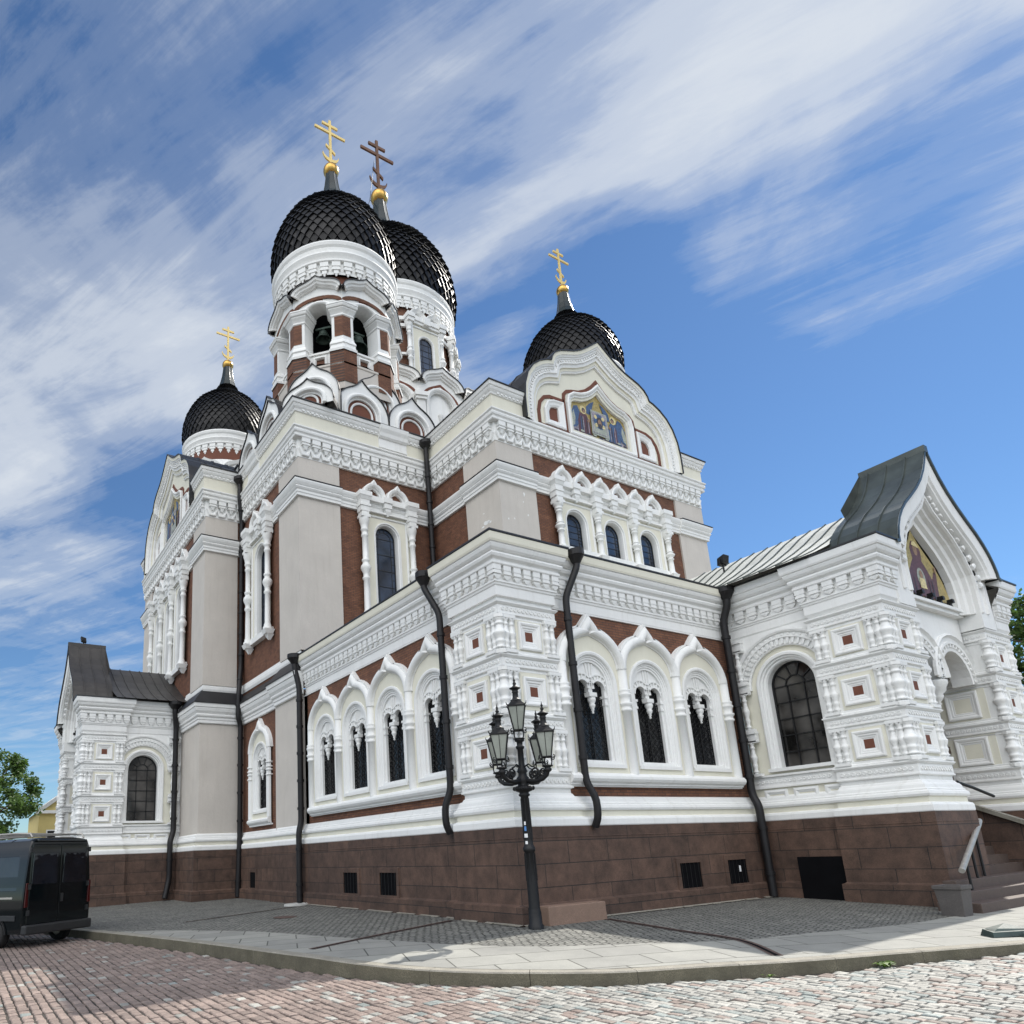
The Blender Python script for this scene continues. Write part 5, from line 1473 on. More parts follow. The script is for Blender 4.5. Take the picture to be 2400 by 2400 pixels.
# ================================================================== porches
def porch(T, fx=None):
    PO = part('porch', CATH)
    xw, xs = 11.985, 11.82
    # granite
    pl = [(11.75, 0.6), (11.75, -2.46), (11.52, -2.46), (11.52, -5.26), (14.35, -5.26), (14.35, -2.5)]
    pr = [(19.25, -2.5), (19.25, -5.26), (22.1, -5.26), (22.1, 3)]
    for q in (pl, pr):
        m = MB(); m.hsweep(q, [(-0.5, 1.65)] + GP, T=T); m.build('granite_plinth', GRANITE, PO)
        m = MB()
        m.hsweep(q, BASE, T=T); m.hsweep(q, BASE2, T=T); m.hsweep(q, BASEY, m=1, T=T)
        m.build('base_moulding', [WHITE, YELLOW], PO)
    # side wall with the arched window
    F = FX(xw, T)
    wc, a, zs = -1.55, 0.84, 6.44
    m = MB()
    m.poly(F, [rect(-2.9, 0.9, 2.4, 10.4), mv(arch(1.9, zs, 3.0, 20), wc)], 0.0, 0)
    Fw = shift(F, wc)
    m.poly(Fw, [arch(1.9, zs, 3.0, 20), arch(a + .28, zs, 3.4, 16)], -0.06, 1)
    m.sweep(Fw, arch(a + 0.28, zs, 3.4, 16), [(0.05, -0.06), (0.05, 0.02), (0.0, 0.05), (-0.08, 0.04), (-0.10, -0.03), (-0.16, -0.03), (-0.18, -0.10), (-0.24, -0.10), (-0.28, -0.16), (-0.28, -0.50)], m=0)
    ar = arch(1.42, zs, None, 20)
    m.sweep(Fw, ar, [(-0.05, -0.06), (-0.05, 0.03), (0.0, 0.05), (0.05, 0.03), (0.22, 0.03), (0.24, 0.10), (0.30, 0.10), (0.30, 0.03), (0.42, 0.03), (0.44, 0.09), (0.50, 0.12), (0.56, 0.12), (0.58, 0.0)], m=0)
    for k in range(26):       # dentils and studs round the arch
        t = pi * (k + .5) / 26
        p0 = (-1.44 * cos(t), zs + 1.44 * sin(t)); p1 = (-1.64 * cos(t), zs + 1.64 * sin(t))
        m.sweep(Fw, [p0, p1], [(-0.045, 0.03), (-0.045, 0.09), (0.045, 0.09), (0.045, 0.03)], m=0)
        q = (-1.78 * cos(t), zs + 1.78 * sin(t))
        m.lathe(lambda x, y, z: Fw(q[0] + x, 0.03 + z, q[1] + y), [(0.05, 0.0), (0.05, 0.03), (0.02, 0.04), (0, 0.02)], 6, 0, False)
    m.box(Fw, -1.2, 1.2, -0.5, 0.12, 3.36, 3.48)
    # apron panels below the window
    for du in (-1.0, 0.05, 1.1):
        m.sweep(Fw, rect(du - 0.34, du + 0.34, 2.02, 2.66), [(0.08, 0.0), (0.08, 0.06), (0.0, 0.08), (-0.08, 0.03), (-0.10, 0.0), (-0.2, 0.0)], closed=True, m=0)
    m.box(Fw, -1.9, 1.9, -0.05, 0.02, 1.9, 2.8, 1)
    o = m.build('porch_side_wall', [WHITE, YELLOW], PO)
    m = MB()
    for i in range(20):
        u = -2.35 + i * 0.165
        m.lathe(lambda x, y, z: F(u + x, 0.05 + z, 3.03 + y), [(0.062, 0.0), (0.062, 0.028), (0.03, 0.03), (0.02, 0.015), (0, 0.015)], 8, 0, False)
    m.box(F, -2.6, 0.6, 0.0, 0.05, 2.86, 3.20); m.box(F, -2.6, 0.6, 0.0, 0.12, 3.20, 3.27); m.box(F, -2.6, 0.6, 0.0, 0.10, 2.80, 2.86)
    # quarter pilaster with balusters in the inner corner
    for z0, z1 in ((3.3, 4.55), (4.95, 6.35), (6.75, 8.0)):
        for u in (0.12, 0.36):
            baluster(m, F, u - 0.02, 0.12, z0 + 0.06, z1 - 0.06, 0.10, 10)
        m.box(F, -0.12, 0.5, 0, 0.22, z0 - .04, z0 + 0.06); m.box(F, -0.12, 0.5, 0, 0.2, z1 - 0.06, z1 + .02)
    for zt, zb in TIERS[:3]:
        m.box(F, -0.14, 0.5, 0, 0.20, zb, zt - .08); m.box(F, -0.16, 0.5, 0, 0.26, zt - .08, zt)
    m.build('string_course', WHITE, PO)
    w_ = part('porch_window', CATH)
    g_ = MB(); g_.poly(Fw, [arch(a, zs, 3.4, 16)], -0.46); g_.build('glass', PORCHGLASS, w_)
    b_ = MB()
    b_.sweep(Fw, arch(a - 0.03, zs, 3.45, 16), [(-0.04, -0.45), (-0.04, -0.40), (0.04, -0.40), (0.04, -0.45)])
    for x in (-0.30, 0.30): b_.box(Fw, x - 0.02, x + 0.02, -0.45, -0.41, 3.45, zs)
    for k in range(1, 6): b_.box(Fw, -a, a, -0.45, -0.41, 3.45 + k * 0.598 - 0.018, 3.45 + k * 0.598 + 0.018)
    b_.sweep(Fw, arch(0.34, zs, None, 8), [(-0.02, -0.45), (-0.02, -0.41), (0.02, -0.41), (0.02, -0.45)])
    for k in range(1, 5):
        t = pi * k / 5
        b_.sweep(Fw, [(-0.34 * cos(t), zs + 0.34 * sin(t)), (-a * cos(t), zs + a * sin(t))], [(-0.02, -0.45), (-0.02, -0.41), (0.02, -0.41), (0.02, -0.45)])
    b_.build('glazing_bars', IRON, w_)
    # piers
    p1 = [(12.1, -2.70), (11.82, -2.70), (11.82, -4.96), (14.05, -4.96), (14.05, -3.0)]
    p2 = [(19.55, -3.0), (19.55, -4.96), (21.8, -4.96), (21.8, -1)]
    for pth in (p1, p2):
        pier_shaft(pth, PO, None, T)
    Fp = FX(11.82, T)
    pier_cells(Fp, -4.90, -2.70, PO)
    Ff = FY(-4.96, T)
    pier_cells(Ff, 11.88, 14.05, PO)
    pier_cells(Ff, 19.55, 21.74, PO)
    for x in (11.85, 19.58):
        corner_baluster(lambda a_, b_, z, x=x: T(x + a_, -4.93 + b_, z), PO)
    # inner jamb panels of the far pier (face -x inside the opening)
    Fj = FX(19.55, T)
    for z in (3.9, 5.65):
        y = MB(); y.box(Fj, -4.55, -3.05, -0.04, 0.02, z - 0.62, z + 0.6); y.build('cream_panel', YELLOW, PO)
        square_panel(shift(Fj, 0, 0.03), -3.8, z, 0.85, PO)
    # cornice: along the side, with the pier standing forward
    cpath = [(11.75, 0.45), (11.75, -2.46), (11.52, -2.46), (11.52, -5.26), (12.95, -5.26)]
    cpath2 = [(20.7, -5.26), (22.1, -5.26), (22.1, 3)]
    for q in (cpath, cpath2):
        m = MB()
        m.hsweep(q, [(-0.3, 8.40)] + CP1[1:], T=T); m.hsweep(q, CP2, T=T); m.hsweep(q, CP3, T=T)
        for L, Fs in segs(q):
            if L < 0.4: continue
            n = max(1, round(L / 0.47)); p = L / n
            Fz = (lambda Fs: (lambda u, o, z: T(*Fs(u, o, z))))(Fs)
            for i in range(n):
                u = p * (i + .5); w = p * 0.36
                m.box(Fz, u - w, u + w, -0.19, -0.06, 9.33, 9.499)
                m.box(Fz, u - w * 0.85, u + w * 0.85, -0.19, -0.075, 9.28, 9.33)
                m.box(Fz, u - w, u + w, -0.19, -0.055, 9.20, 9.28)
                m.box(Fz, u - w * 0.8, u + w * 0.8, -0.19, -0.09, 9.12, 9.20)
                m.frustum(Fz, u, 9.03, 9.12, -0.14, 0.02, 0.03, w * 0.8, 0.05)
        m.build('porch_cornice', WHITE, PO)
    # front: twin arches with a hanging pendant, icon and gable
    xc = 16.7
    Fg = shift(FY(-4.35, T), xc)
    m = MB()
    r = 1.16; cc = 1.32; sp = 6.35
    low = [(-2.65, sp)] + [(-cc - r * cos(pi * k / 12), sp + r * sin(pi * k / 12)) for k in range(13)] + [(-0.14, sp - .1), (0.14, sp - .1)] + [(cc - r * cos(pi * k / 12), sp + r * sin(pi * k / 12)) for k in range(13)] + [(2.65, sp)]
    m.poly(Fg, [low + [(2.65, 9.5), (-2.65, 9.5)]], 0.0, 0)
    m.wallring(Fg, low, 0.0, -0.6, 0, closed=False)
    for sx in (-1, 1):
        A = mv(arch(r, sp, None, 14), sx * cc)
        m.sweep(Fg, A, [(0.0, 0.0), (0.0, 0.05), (0.10, 0.07), (0.12, 0.0), (0.26, 0.03), (0.28, 0.10), (0.36, 0.10), (0.38, 0.02), (0.52, 0.05), (0.60, 0.14), (0.66, 0.10), (0.66, 0.0)], m=0)
        for k in range(18):
            t = pi * (k + .5) / 18
            m.sweep(Fg, [(sx * cc - 1.30 * cos(t), sp + 1.30 * sin(t)), (sx * cc - 1.44 * cos(t), sp + 1.44 * sin(t))], [(-0.04, 0.03), (-0.04, 0.09), (0.04, 0.09), (0.04, 0.03)])
    m.lathe(LP(Fg, 0, -0.25), [(0.03, 5.40), (0.09, 5.46), (0.06, 5.54), (0.14, 5.62), (0.2, 5.74), (0.18, 5.82), (0.30, 5.92), (0.32, 6.05), (0.40, 6.18), (0.40, 6.3)], 14)
    m.box(Fg, -2.65, 2.65, 0.0, 0.22, 8.95, 9.10); m.box(Fg, -2.65, 2.65, 0.0, 0.32, 9.10, 9.22)
    m.build('twin_arch', WHITE, PO)
    for k in range(5):
        m = MB()
        m.frustum(Fg, -1.6 + k * 0.8, 9.22, 9.42, 0.22, 0.10, 0.08, 0.05, 0.05); m.frustum(Fg, -1.6 + k * 0.8, 9.36, 9.50, 0.28, 0.07, 0.1, 0.09, 0.09)
        m.build('spotlight', IRON, PO)
    GP2 = half_to_full([(3.90, 10.43), (3.88, 10.62), (3.74, 10.98), (3.52, 11.34), (3.2, 11.7), (2.78, 12.06), (2.2, 12.46), (1.6, 12.90), (1.05, 13.38), (0.6, 13.90), (0.26, 14.42), (0, 14.95)])
    Ff2 = shift(FY(-5.26, T), xc)
    m = MB()
    low2 = [(-2.72, 9.0), (-2.72, 9.9), (-2.6, 10.5), (-2.2, 11.15), (-1.6, 11.75), (-0.9, 12.25), (-0.4, 12.6), (0, 13.05)]
    inner = low2 + [(-u, z) for u, z in low2[:-1][::-1]]
    m.poly(Ff2, [GP2 + [(2.61, 10.43)] + [(u, z) for u, z in inner[::-1] if z > 10.45] + [(-2.61, 10.43)]], -0.16, 0)
    for sx in (-1, 1): m.box(Ff2, sx * 3.8, sx * 2.68, -1.5, -0.165, 8.42, 10.46)
    m.sweep(Ff2, GP2, [(0.0, 0.20), (-0.08, 0.20), (-0.5, 0.17), (-0.55, 0.10), (-0.62, 0.08), (-0.66, 0.0), (-0.70, -0.16)], m=0)
    m.sweep(Ff2, inner, [(0.62, -0.16), (0.60, -0.10), (0.52, -0.08), (0.50, -0.16), (0.16, -0.16), (0.12, -0.10), (0.04, -0.10), (0.0, -0.18), (0.0, -0.30), (-0.12, -0.32), (-0.16, -0.45), (-0.30, -0.50), (-0.36, -0.62), (-0.52, -0.64), (-0.55, -0.85)], m=0, lim=1.5)
    for (a_, b_) in zip(inner[1:-2], inner[2:-1]):      # bracket blocks between the mouldings
        A, B = Vector(a_), Vector(b_); L = (B - A).length; n = max(1, round(L / 0.36)); t = (B - A).normalized(); nn = Vector((-t.y, t.x))
        for i in range(n):
            c = A + t * (L * (i + .5) / n)
            m.sweep(Ff2, [tuple(c + nn * 0.20), tuple(c + nn * 0.48)], [(-0.10, -0.16), (-0.10, -0.06), (-0.05, -0.03), (0.05, -0.03), (0.10, -0.06), (0.10, -0.16)])
    m.build('porch_gable', WHITE, PO)
    # icon
    io = half_to_full([(2.05, 9.42), (2.0, 9.75), (1.75, 10.3), (1.3, 10.85), (0.75, 11.3), (0.35, 11.65), (0, 12.1)])
    m = MB(); q = [0]
    Fi = shift(FY(-4.45, T), xc)
    def sh(p, mt):
        q[0] += 1
        m.poly(Fi, [p], 0.02 + 0.0022 * q[0], mt)
    sh(io, 0)
    sh([(-1.15, 9.43), (-1.25, 10.1), (-1.35, 10.55), (-1.15, 10.6), (-0.9, 10.25), (-0.62, 10.6), (-0.3, 10.95), (0.3, 10.95), (0.62, 10.6), (0.9, 10.25), (1.15, 10.6), (1.35, 10.55), (1.25, 10.1), (1.15, 9.43)], 1)
    sh([(-0.36, 10.9), (-0.42, 11.3), (-0.2, 11.62), (0.2, 11.62), (0.42, 11.3), (0.36, 10.9)], 1)
    sh(blob(0, 11.28, 0.17, 0.22, 12), 5)
    sh(blob(0, 10.15, 0.32, 0.42, 16), 4)
    for x_ in (-0.85, -0.6, 0.55, 0.8): sh([(x_ - 0.03, 9.45), (x_ - 0.02, 10.2), (x_ + 0.03, 10.15), (x_ + 0.05, 9.45)], 3)
    sh(blob(0, 11.30, 0.29, 0.33, 14, 0.3, 2.85), 6)
    sh(blob(0, 10.3, 0.13, 0.17, 10), 5)
    sh([(-0.25, 9.75), (-0.2, 10.15), (0.2, 10.15), (0.25, 9.75)], 6)
    for sx in (-1, 1): sh(blob(sx * 1.26, 10.68, 0.08, 0.14, 8), 5)
    m.build('icon_mosaic', [MGOLD, MPURP, MBLUE, MDARK, MGREY, MSKIN, MCREAM], PO)
    # roofs
    m = MB()
    sec = half_to_full([(4.15, 10.43), (3.98, 10.48), (3.96, 10.66), (3.82, 11.02), (3.59, 11.39), (3.26, 11.76), (2.83, 12.13), (2.25, 12.53), (1.66, 12.97), (1.12, 13.44), (0.67, 13.95), (0.31, 14.50), (0, 15.05)])
    for (a_, b_) in zip(sec[:-1], sec[1:]):
        m.quad(Ff2(a_[0], 0.26, a_[1]), Ff2(b_[0], 0.26, b_[1]), Ff2(b_[0], -1.95, b_[1]), Ff2(a_[0], -1.95, a_[1]))
    m.sweep(Ff2, sec, [(-0.10, 0.22), (-0.10, 0.28), (0.0, 0.28)], lim=1.5)
    m.sweep(Ff2, sec, [(-3.0, -1.96), (0.0, -1.95)], lim=1.2)
    for k in (0.35, 1.0, 1.65):
        m.sweep(Ff2, sec, [(0.0, 0.02 - k), (0.05, 0.02 - k), (0.05, -0.03 - k), (0.0, -0.03 - k)], lim=1.4)
    m.box(Ff2, -0.13, 0.13, -1.98, 0.29, 14.78, 15.06)
    m.build('gable_roof', SEAM if T is ID else BROWNROOF, PO)
    m = MB()
    sec2 = half_to_full([(5.55, 10.46), (4.9, 10.72), (4.0, 11.12), (3.0, 11.65), (2.0, 12.25), (1.0, 12.95), (0, 13.55)])
    for (a_, b_) in zip(sec2[:-1], sec2[1:]):
        m.quad(Ff2(a_[0], -1.9, a_[1]), Ff2(b_[0], -1.9, b_[1]), Ff2(b_[0], -15.0, b_[1]), Ff2(a_[0], -15.0, a_[1]))
    m.build('porch_roof', PALEROOF if T is ID else BROWNROOF, PO)
    m = MB()
    for k in range(12):
        y = 2.3 + k * 0.62
        m.sweep(Ff2, sec2, [(0.0, -y), (0.045, -y), (0.045, -y - 0.05), (0.0, -y - 0.05)], lim=1.4)
    m.build('roof_seams', SEAM if T is ID else BROWNROOF, PO)
    for q in (cpath[:-1] + [(12.9, -5.26)], [(20.75, -5.26)] + cpath2[1:]):
        m = MB()
        m.hsweep(q, [(-0.4, 10.41), (0.225, 10.412), (0.24, 10.42), (0.24, 10.475), (-0.9, 10.60)], T=T)
        m.build('eaves', ROOF, PO)
    # floor, back wall and dark door behind the arches
    m = MB()
    m.box(FY(-2.6, T), 14.3, 19.6, -0.2, 0.0, 1.2, 9.5)
    m.build('inner_wall', BEIGE, PO)
    m = MB(); m.box(FY(-2.6, T), 15.2, 18.3, 0.0, 0.06, 1.3, 6.2); m.build('door', BROWNPAINT, PO)
    m = MB(); m.box(FX(19.5, T), -3.0, -2.5, -0.2, 0.16, 1.2, 6.2); m.box(FX(19.5, T), -3.1, -2.5, -0.2, 0.24, 3.9, 4.2); m.box(FX(19.5, T), -3.1, -2.5, -0.2, 0.24, 1.2, 1.6); m.build('brown_pilaster', BROWNPAINT, PO)
    m = MB()
    for k in range(9):
        m.box(FY(-2.7, T), 13.9, 19.6, -0.2, 0.35 * (8 - k) + 0.35, -1.2 + 0.28 * k, -1.2 + 0.28 * (k + 1) + 0.0)
    m.build('stairs', STEPSTONE, PO)
    return PO
PR = porch(ID)
PL_ = porch(POR_T)
# dark cellar opening in the plinth beside the right porch pier
m = MB()
m.box(FX(11.75), -2.44, -0.95, -0.2, 0.122, -1.3, 0.40); m.build('cellar_opening', DARK, PR)
# wide lower steps in front of the right porch
m = MB()
for k in range(3):
    m.box(ID, 10.45 + 0.30 * k, 23.0, -6.25 + 0.34 * k, -5.24, -1.5, -1.12 + 0.27 * (k + 1))
m.build('lower_steps', STEPSTONE, PR, bevel=0.02)
m = MB()
m.hexa([(18.3, -6.2, -0.9), (19.3, -6.2, -0.9), (19.3, -2.6, -0.9), (18.3, -2.6, -0.9), (18.3, -6.2, 0.6), (19.3, -6.2, 0.6), (19.3, -2.6, 2.4), (18.3, -2.6, 2.4)])
o_ = m.build('stair_cheek', GRANITE, PR)
m = MB()
m.hexa([(18.15, -6.3, 0.6), (18.5, -6.3, 0.6), (18.5, -2.6, 2.4), (18.15, -2.6, 2.4), (18.15, -6.3, 0.75), (18.5, -6.3, 0.75), (18.5, -2.6, 2.55), (18.15, -2.6, 2.55)])
m.build('coping', KERBSTONE, PR)

# ================================================================== ground
def gz(x, y):
    return -0.92 + 0.03 * min(0, y) + 0.02 * min(0, x)
ZR = -1.36
KERB = [(-14.2, 34.0), (-11.33, 20.6), (-9.2, 12.97), (-7.77, 7.34), (-6.98, 3.6), (-6.39, 0.39), (-5.76, -1.85), (-4.99, -3.34), (-3.94, -4.52), (-2.72, -5.54), (-1.29, -6.24), (0.25, -7.0), (2.55, -7.72), (5.45, -8.64), (12, -10.6), (30, -16)]
def refine(pts, n=5):
    out = []
    for i in range(len(pts) - 1):
        a = Vector(pts[max(0, i - 1)]); b = Vector(pts[i]); c = Vector(pts[i + 1]); d = Vector(pts[min(len(pts) - 1, i + 2)])
        for k in range(n):
            t = k / n
            p = 0.5 * ((2 * b) + (c - a) * t + (2 * a - 5 * b + 4 * c - d) * t * t + (3 * b - a - 3 * c + d) * t ** 3)
            out.append((p.x, p.y))
    out.append(pts[-1])
    return out
KP = refine(KERB)
def offset(path, d):
    out = []
    for i, p in enumerate(path):
        a = Vector(path[max(0, i - 1)]); b = Vector(path[min(len(path) - 1, i + 1)])
        t = (b - a).normalized()
        out.append((p[0] - t.y * d, p[1] + t.x * d))      # left of travel = towards the church
    return out
mb = MB()
mb.add([(-600, -600, ZR - 0.03), (600, -600, ZR - 0.03), (600, 600, ZR - 0.03), (-600, 600, ZR - 0.03)], [(0, 1, 2, 3)])
struct(mb.build('ground', GROUND))
mb = MB()
mb.add([(-40, -40, ZR - 0.012), (40, -40, ZR - 0.012), (40, 40, ZR - 0.012), (-40, 40, ZR - 0.012)], [(0, 1, 2, 3)])
struct(mb.build('road_surface', JOINT))

def side_of_kerb(x, y):
    """distance to the kerb, positive on the road side"""
    best = 1e9; sg = 1
    for a, b in zip(KP[:-1], KP[1:]):
        ax, ay = a; bx, by = b
        dx, dy = bx - ax, by - ay
        L2 = dx * dx + dy * dy
        t = max(0, min(1, ((x - ax) * dx + (y - ay) * dy) / L2))
        qx, qy = ax + dx * t - x, ay + dy * t - y
        d = qx * qx + qy * qy
        if d < best:
            best = d
            sg = 1 if (dx * (y - ay) - dy * (x - ax)) < 0 else -1
    return sqrt(best) * sg
# individually laid road stones; rows run along y
rnd = random.Random(5)
V_, F_, tone = [], [], []
from mathutils import noise as mn
x = -16.0
while x < 14:
    w = rnd.uniform(0.155, 0.20)
    y = -15.0 + rnd.uniform(0, 0.2)
    while y < 24:
        L = rnd.uniform(0.20, 0.31)
        cx_, cy_ = x + w / 2, y + L / 2
        # keep only what the street view could reach
        vx, vy = cx_ + 13.14, cy_ + 14.92
        ok = vy > 1.2 and vx > -4 and (vx < vy * 4.4 + 2)
        if ok:
            d = side_of_kerb(cx_, cy_)
            if d > 0.06:
                g_ = 0.016
                hx, hy = w / 2 - g_, L / 2 - g_
                h = 0.012 + rnd.uniform(-0.007, 0.008)
                tl = rnd.uniform(-0.05, 0.05); tm = rnd.uniform(-0.04, 0.04)
                wav = 0.015 * mn.noise((cx_ * 0.5, cy_ * 0.5, 0))
                b = len(V_)
                def j(): return rnd.uniform(-0.012, 0.012)
                base = [(-hx + j(), -hy + j()), (hx + j(), -hy + j()), (hx + j(), hy + j()), (-hx + j(), hy + j())]
                for px_, py_ in base: V_.append((cx_ + px_, cy_ + py_, ZR - 0.012))
                for px_, py_ in base: V_.append((cx_ + px_ * 0.97, cy_ + py_ * 0.98, ZR + h - 0.010 + px_ * tl + py_ * tm + wav))
                for px_, py_ in base: V_.append((cx_ + px_ * 0.74, cy_ + py_ * 0.82, ZR + h + px_ * tl + py_ * tm + wav))
                for k in range(4):
                    k2 = (k + 1) % 4
                    F_.append((b + k, b + k2, b + 4 + k2, b + 4 + k)); F_.append((b + 4 + k, b + 4 + k2, b + 8 + k2, b + 8 + k))
                F_.append((b + 8, b + 9, b + 10, b + 11))
                # pinkish stones in the left part of the street, grey ones on the right
                m_ = (cx_ * 0.72 - cy_ * 0.69) + 1.0 + 1.6 * mn.noise((cx_ * 0.35, cy_ * 0.35, 4)) + rnd.gauss(0, 1.1)
                pinkish = m_ < 0
                v = rnd.uniform(0.75, 1.18)
                if rnd.random() < 0.06: pinkish = not pinkish
                if pinkish:
                    c = (0.225 * v, 0.175 * v, 0.152 * v)
                else:
                    c = (0.30 * v, 0.295 * v, 0.27 * v) if rnd.random() < 0.72 else ((0.25 * v, 0.205 * v, 0.18 * v) if rnd.random() < 0.5 else (0.22 * v, 0.245 * v, 0.235 * v))
                tone += [*c, 1.0] * 12
        y += L
    x += w
mb = MB(); mb.v = V_; mb.f = F_; mb.m = [0] * len(F_); mb.sm = [False] * len(F_)
struct(mb.build('road', COBBLE, tone=tone))

# kerb of long granite blocks
mb = MB()
inner = offset(KP, 0.30)
acc = 0.0
for i in range(len(KP) - 1):
    a, b = Vector(KP[i]), Vector(KP[i + 1])
    ia, ib = Vector(inner[i]), Vector(inner[i + 1])
    L = (b - a).length
    acc += L
    gap = 0.0
    if acc > 1.7:
        gap = 0.012 / L; acc = 0.0
    b2 = a + (b - a) * (1 - gap); ib2 = ia + (ib - ia) * (1 - gap)
    za, zb = gz(*a) + 0.012, gz(*b) + 0.012
    t = (b - a).normalized(); n = Vector((t.y, -t.x))
    c = 0.025
    a1 = a - n * c; b1 = b2 - n * c
    mb.add([(a.x, a.y, ZR - .1), (b2.x, b2.y, ZR - .1), (b2.x, b2.y, zb - c), (a.x, a.y, za - c), (b1.x, b1.y, zb), (a1.x, a1.y, za), (ib2.x, ib2.y, zb), (ia.x, ia.y, za), (ib2.x, ib2.y, zb - .3), (ia.x, ia.y, za - .3)],
           [(3, 2, 4, 5), (5, 4, 6, 7), (1, 8, 6, 4, 2), (0, 3, 5, 7, 9)])
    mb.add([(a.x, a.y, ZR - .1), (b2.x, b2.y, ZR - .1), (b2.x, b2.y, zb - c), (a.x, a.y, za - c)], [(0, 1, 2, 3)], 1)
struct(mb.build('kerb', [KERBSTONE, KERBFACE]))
# flagstone pavement inside the kerb and a field of small setts up to the walls
EDGE = refine([(-12.4, 34), (-9.13, 13.42), (-7.0, 9.4), (-5.3, 6.2), (-4.35, 2.68), (-3.4, -0.4), (-2.2, -2.3), (-0.62, -3.6), (1.91, -4.93), (3.87, -5.3), (6.74, -5.93), (9.5, -6.0), (12, -5.95), (20, -6), (30, -6.2)], 6)
ins = offset(KP, 0.30)
def strip(p1, p2, name, mat, dz=0.0, n=90):
    def res(p):
        L = [0.0]
        for a, b in zip(p[:-1], p[1:]): L.append(L[-1] + (Vector(b) - Vector(a)).length)
        out = []
        for k in range(n + 1):
            s = L[-1] * k / n
            for i in range(len(L) - 1):
                if s <= L[i + 1] + 1e-9:
                    t = (s - L[i]) / (L[i + 1] - L[i]); out.append(Vector(p[i]).lerp(Vector(p[i + 1]), t)); break
        return out
    A, B = res(p1), res(p2)
    m = MB(); vs = []; q = 4
    for a, b in zip(A, B):
        for k in range(q + 1):
            c = a.lerp(b, k / q); vs.append((c.x, c.y, gz(c.x, c.y) + dz))
    fs = [(i * (q + 1) + k, i * (q + 1) + k + 1, (i + 1) * (q + 1) + k + 1, (i + 1) * (q + 1) + k) for i in range(n) for k in range(q)]
    m.add(vs, fs)
    return struct(m.build(name, mat))
strip(ins, EDGE, 'pavement', FLAG, 0.004)
# setts: a fan of quads from the edge line to the inside of the church
strip(EDGE, [(4.0 + 0.001 * i, 30 - 0.27 * i) if i < 100 else (4 + 0.25 * (i - 100), 3.0) for i in range(190)], 'pavement', SETT, 0.0)
# pale mortar fillet along the foot of the walls
mb = MB()
rnd = random.Random(3)
for L, F in segs([(0.13, 14.3), (0.13, 2.95), (-0.12, 2.95), (-0.12, -0.12), (2.95, -0.12), (2.95, 0.03), (11.6, 0.03)]):
    n = max(1, int(L / 0.35)); p = L / n
    for i in range(n):
        if rnd.random() < 0.25: continue
        w0, w1 = rnd.uniform(0.05, 0.16), rnd.uniform(0.05, 0.16)
        a = F(p * i, 0, 0); b = F(p * (i + 1), 0, 0); c = F(p * (i + 1), w1, 0); d = F(p * i, w0, 0)
        mb.add([(a[0], a[1], gz(a[0], a[1]) + .035), (b[0], b[1], gz(b[0], b[1]) + .035), (c[0], c[1], gz(c[0], c[1]) + .008), (d[0], d[1], gz(d[0], d[1]) + .008)], [(0, 1, 2, 3)])
struct(mb.build('pavement_strip', KERBSTONE))
def channel(pts, label, name='drain_channel', w=0.11):
    m = MB()
    pp_ = refine(pts, 6)
    l, r = offset(pp_, w), offset(pp_, -w)
    l2, r2 = offset(pp_, w * .4), offset(pp_, -w * .4)
    for i in range(len(pp_) - 1):
        G = lambda p, dz: (p[0], p[1], gz(p[0], p[1]) + dz)
        m.quad(G(l[i], .014), G(l[i + 1], .014), G(l2[i + 1], .010), G(l2[i], .010))
        m.quad(G(l2[i], .010), G(l2[i + 1], .010), G(r2[i + 1], .010), G(r2[i], .010), 1)
        m.quad(G(r2[i], .010), G(r2[i + 1], .010), G(r[i + 1], .014), G(r[i], .014))
    return tag(m.build(name, [RUST, DARK]), label, 'drain', 'drain channels across the pavement')
channel([(2.6, -0.5), (2.35, -1.9), (2.1, -3.1), (1.8, -4.9), (0.55, -6.5)], 'rusty curved iron drain channel running from the granite block to the sunlit kerb')
channel([(-0.3, 2.8), (-2.9, 2.0), (-5.75, 1.0)], 'dark iron drain channel crossing the shaded pavement from the corner pier')
channel([(-0.7, 13.4), (-5.8, 11.6)], 'thin dark drain channel crossing the shaded setts beyond the manhole cover', w=0.07)
m = MB()
c_ = (-2.88, 9.35)
m.lathe(lambda x, y, z: (c_[0] + x, c_[1] + y, gz(*c_) + z), [(0.42, 0.005), (0.42, 0.02), (0.34, 0.02), (0.33, 0.012), (0.0, 0.014)], 24, sm=False)
tag(m.build('manhole_cover', RUST), 'round rusty manhole cover set in the shaded setts below the row of four windows', 'manhole cover')
m = MB()
c2 = (-0.30, 14.2)
m.lathe(lambda x, y, z: (c2[0] + x * 1.25, c2[1] + y, gz(*c2) + z), [(0.44, -0.02), (0.43, 0.06), (0.37, 0.08), (0.31, 0.06), (0.28, -0.01), (0.0, -0.005)], 20)
tag(m.build('gully_ring', plain('pale_concrete', (0.42, 0.42, 0.40), 0.85, 0.2, 5, 0.4, 25)), 'pale round stone gully ring on the setts beside the tower downpipe foot', 'gully')

# granite mounting block beside the lamp
m = MB()
m.hexa([(0.45, -0.52, -1.2), (2.62, -0.52, -1.2), (2.62, 0.0, -1.2), (0.45, 0.0, -1.2), (0.45, -0.50, -0.45), (2.62, -0.50, -0.45), (2.62, 0.0, -0.45), (0.45, 0.0, -0.45)])
tag(m.build('granite_block', PINKSTONE, bevel=0.03), 'long low reddish granite block at the corner pier foot, beside the lamp post', 'stone block')

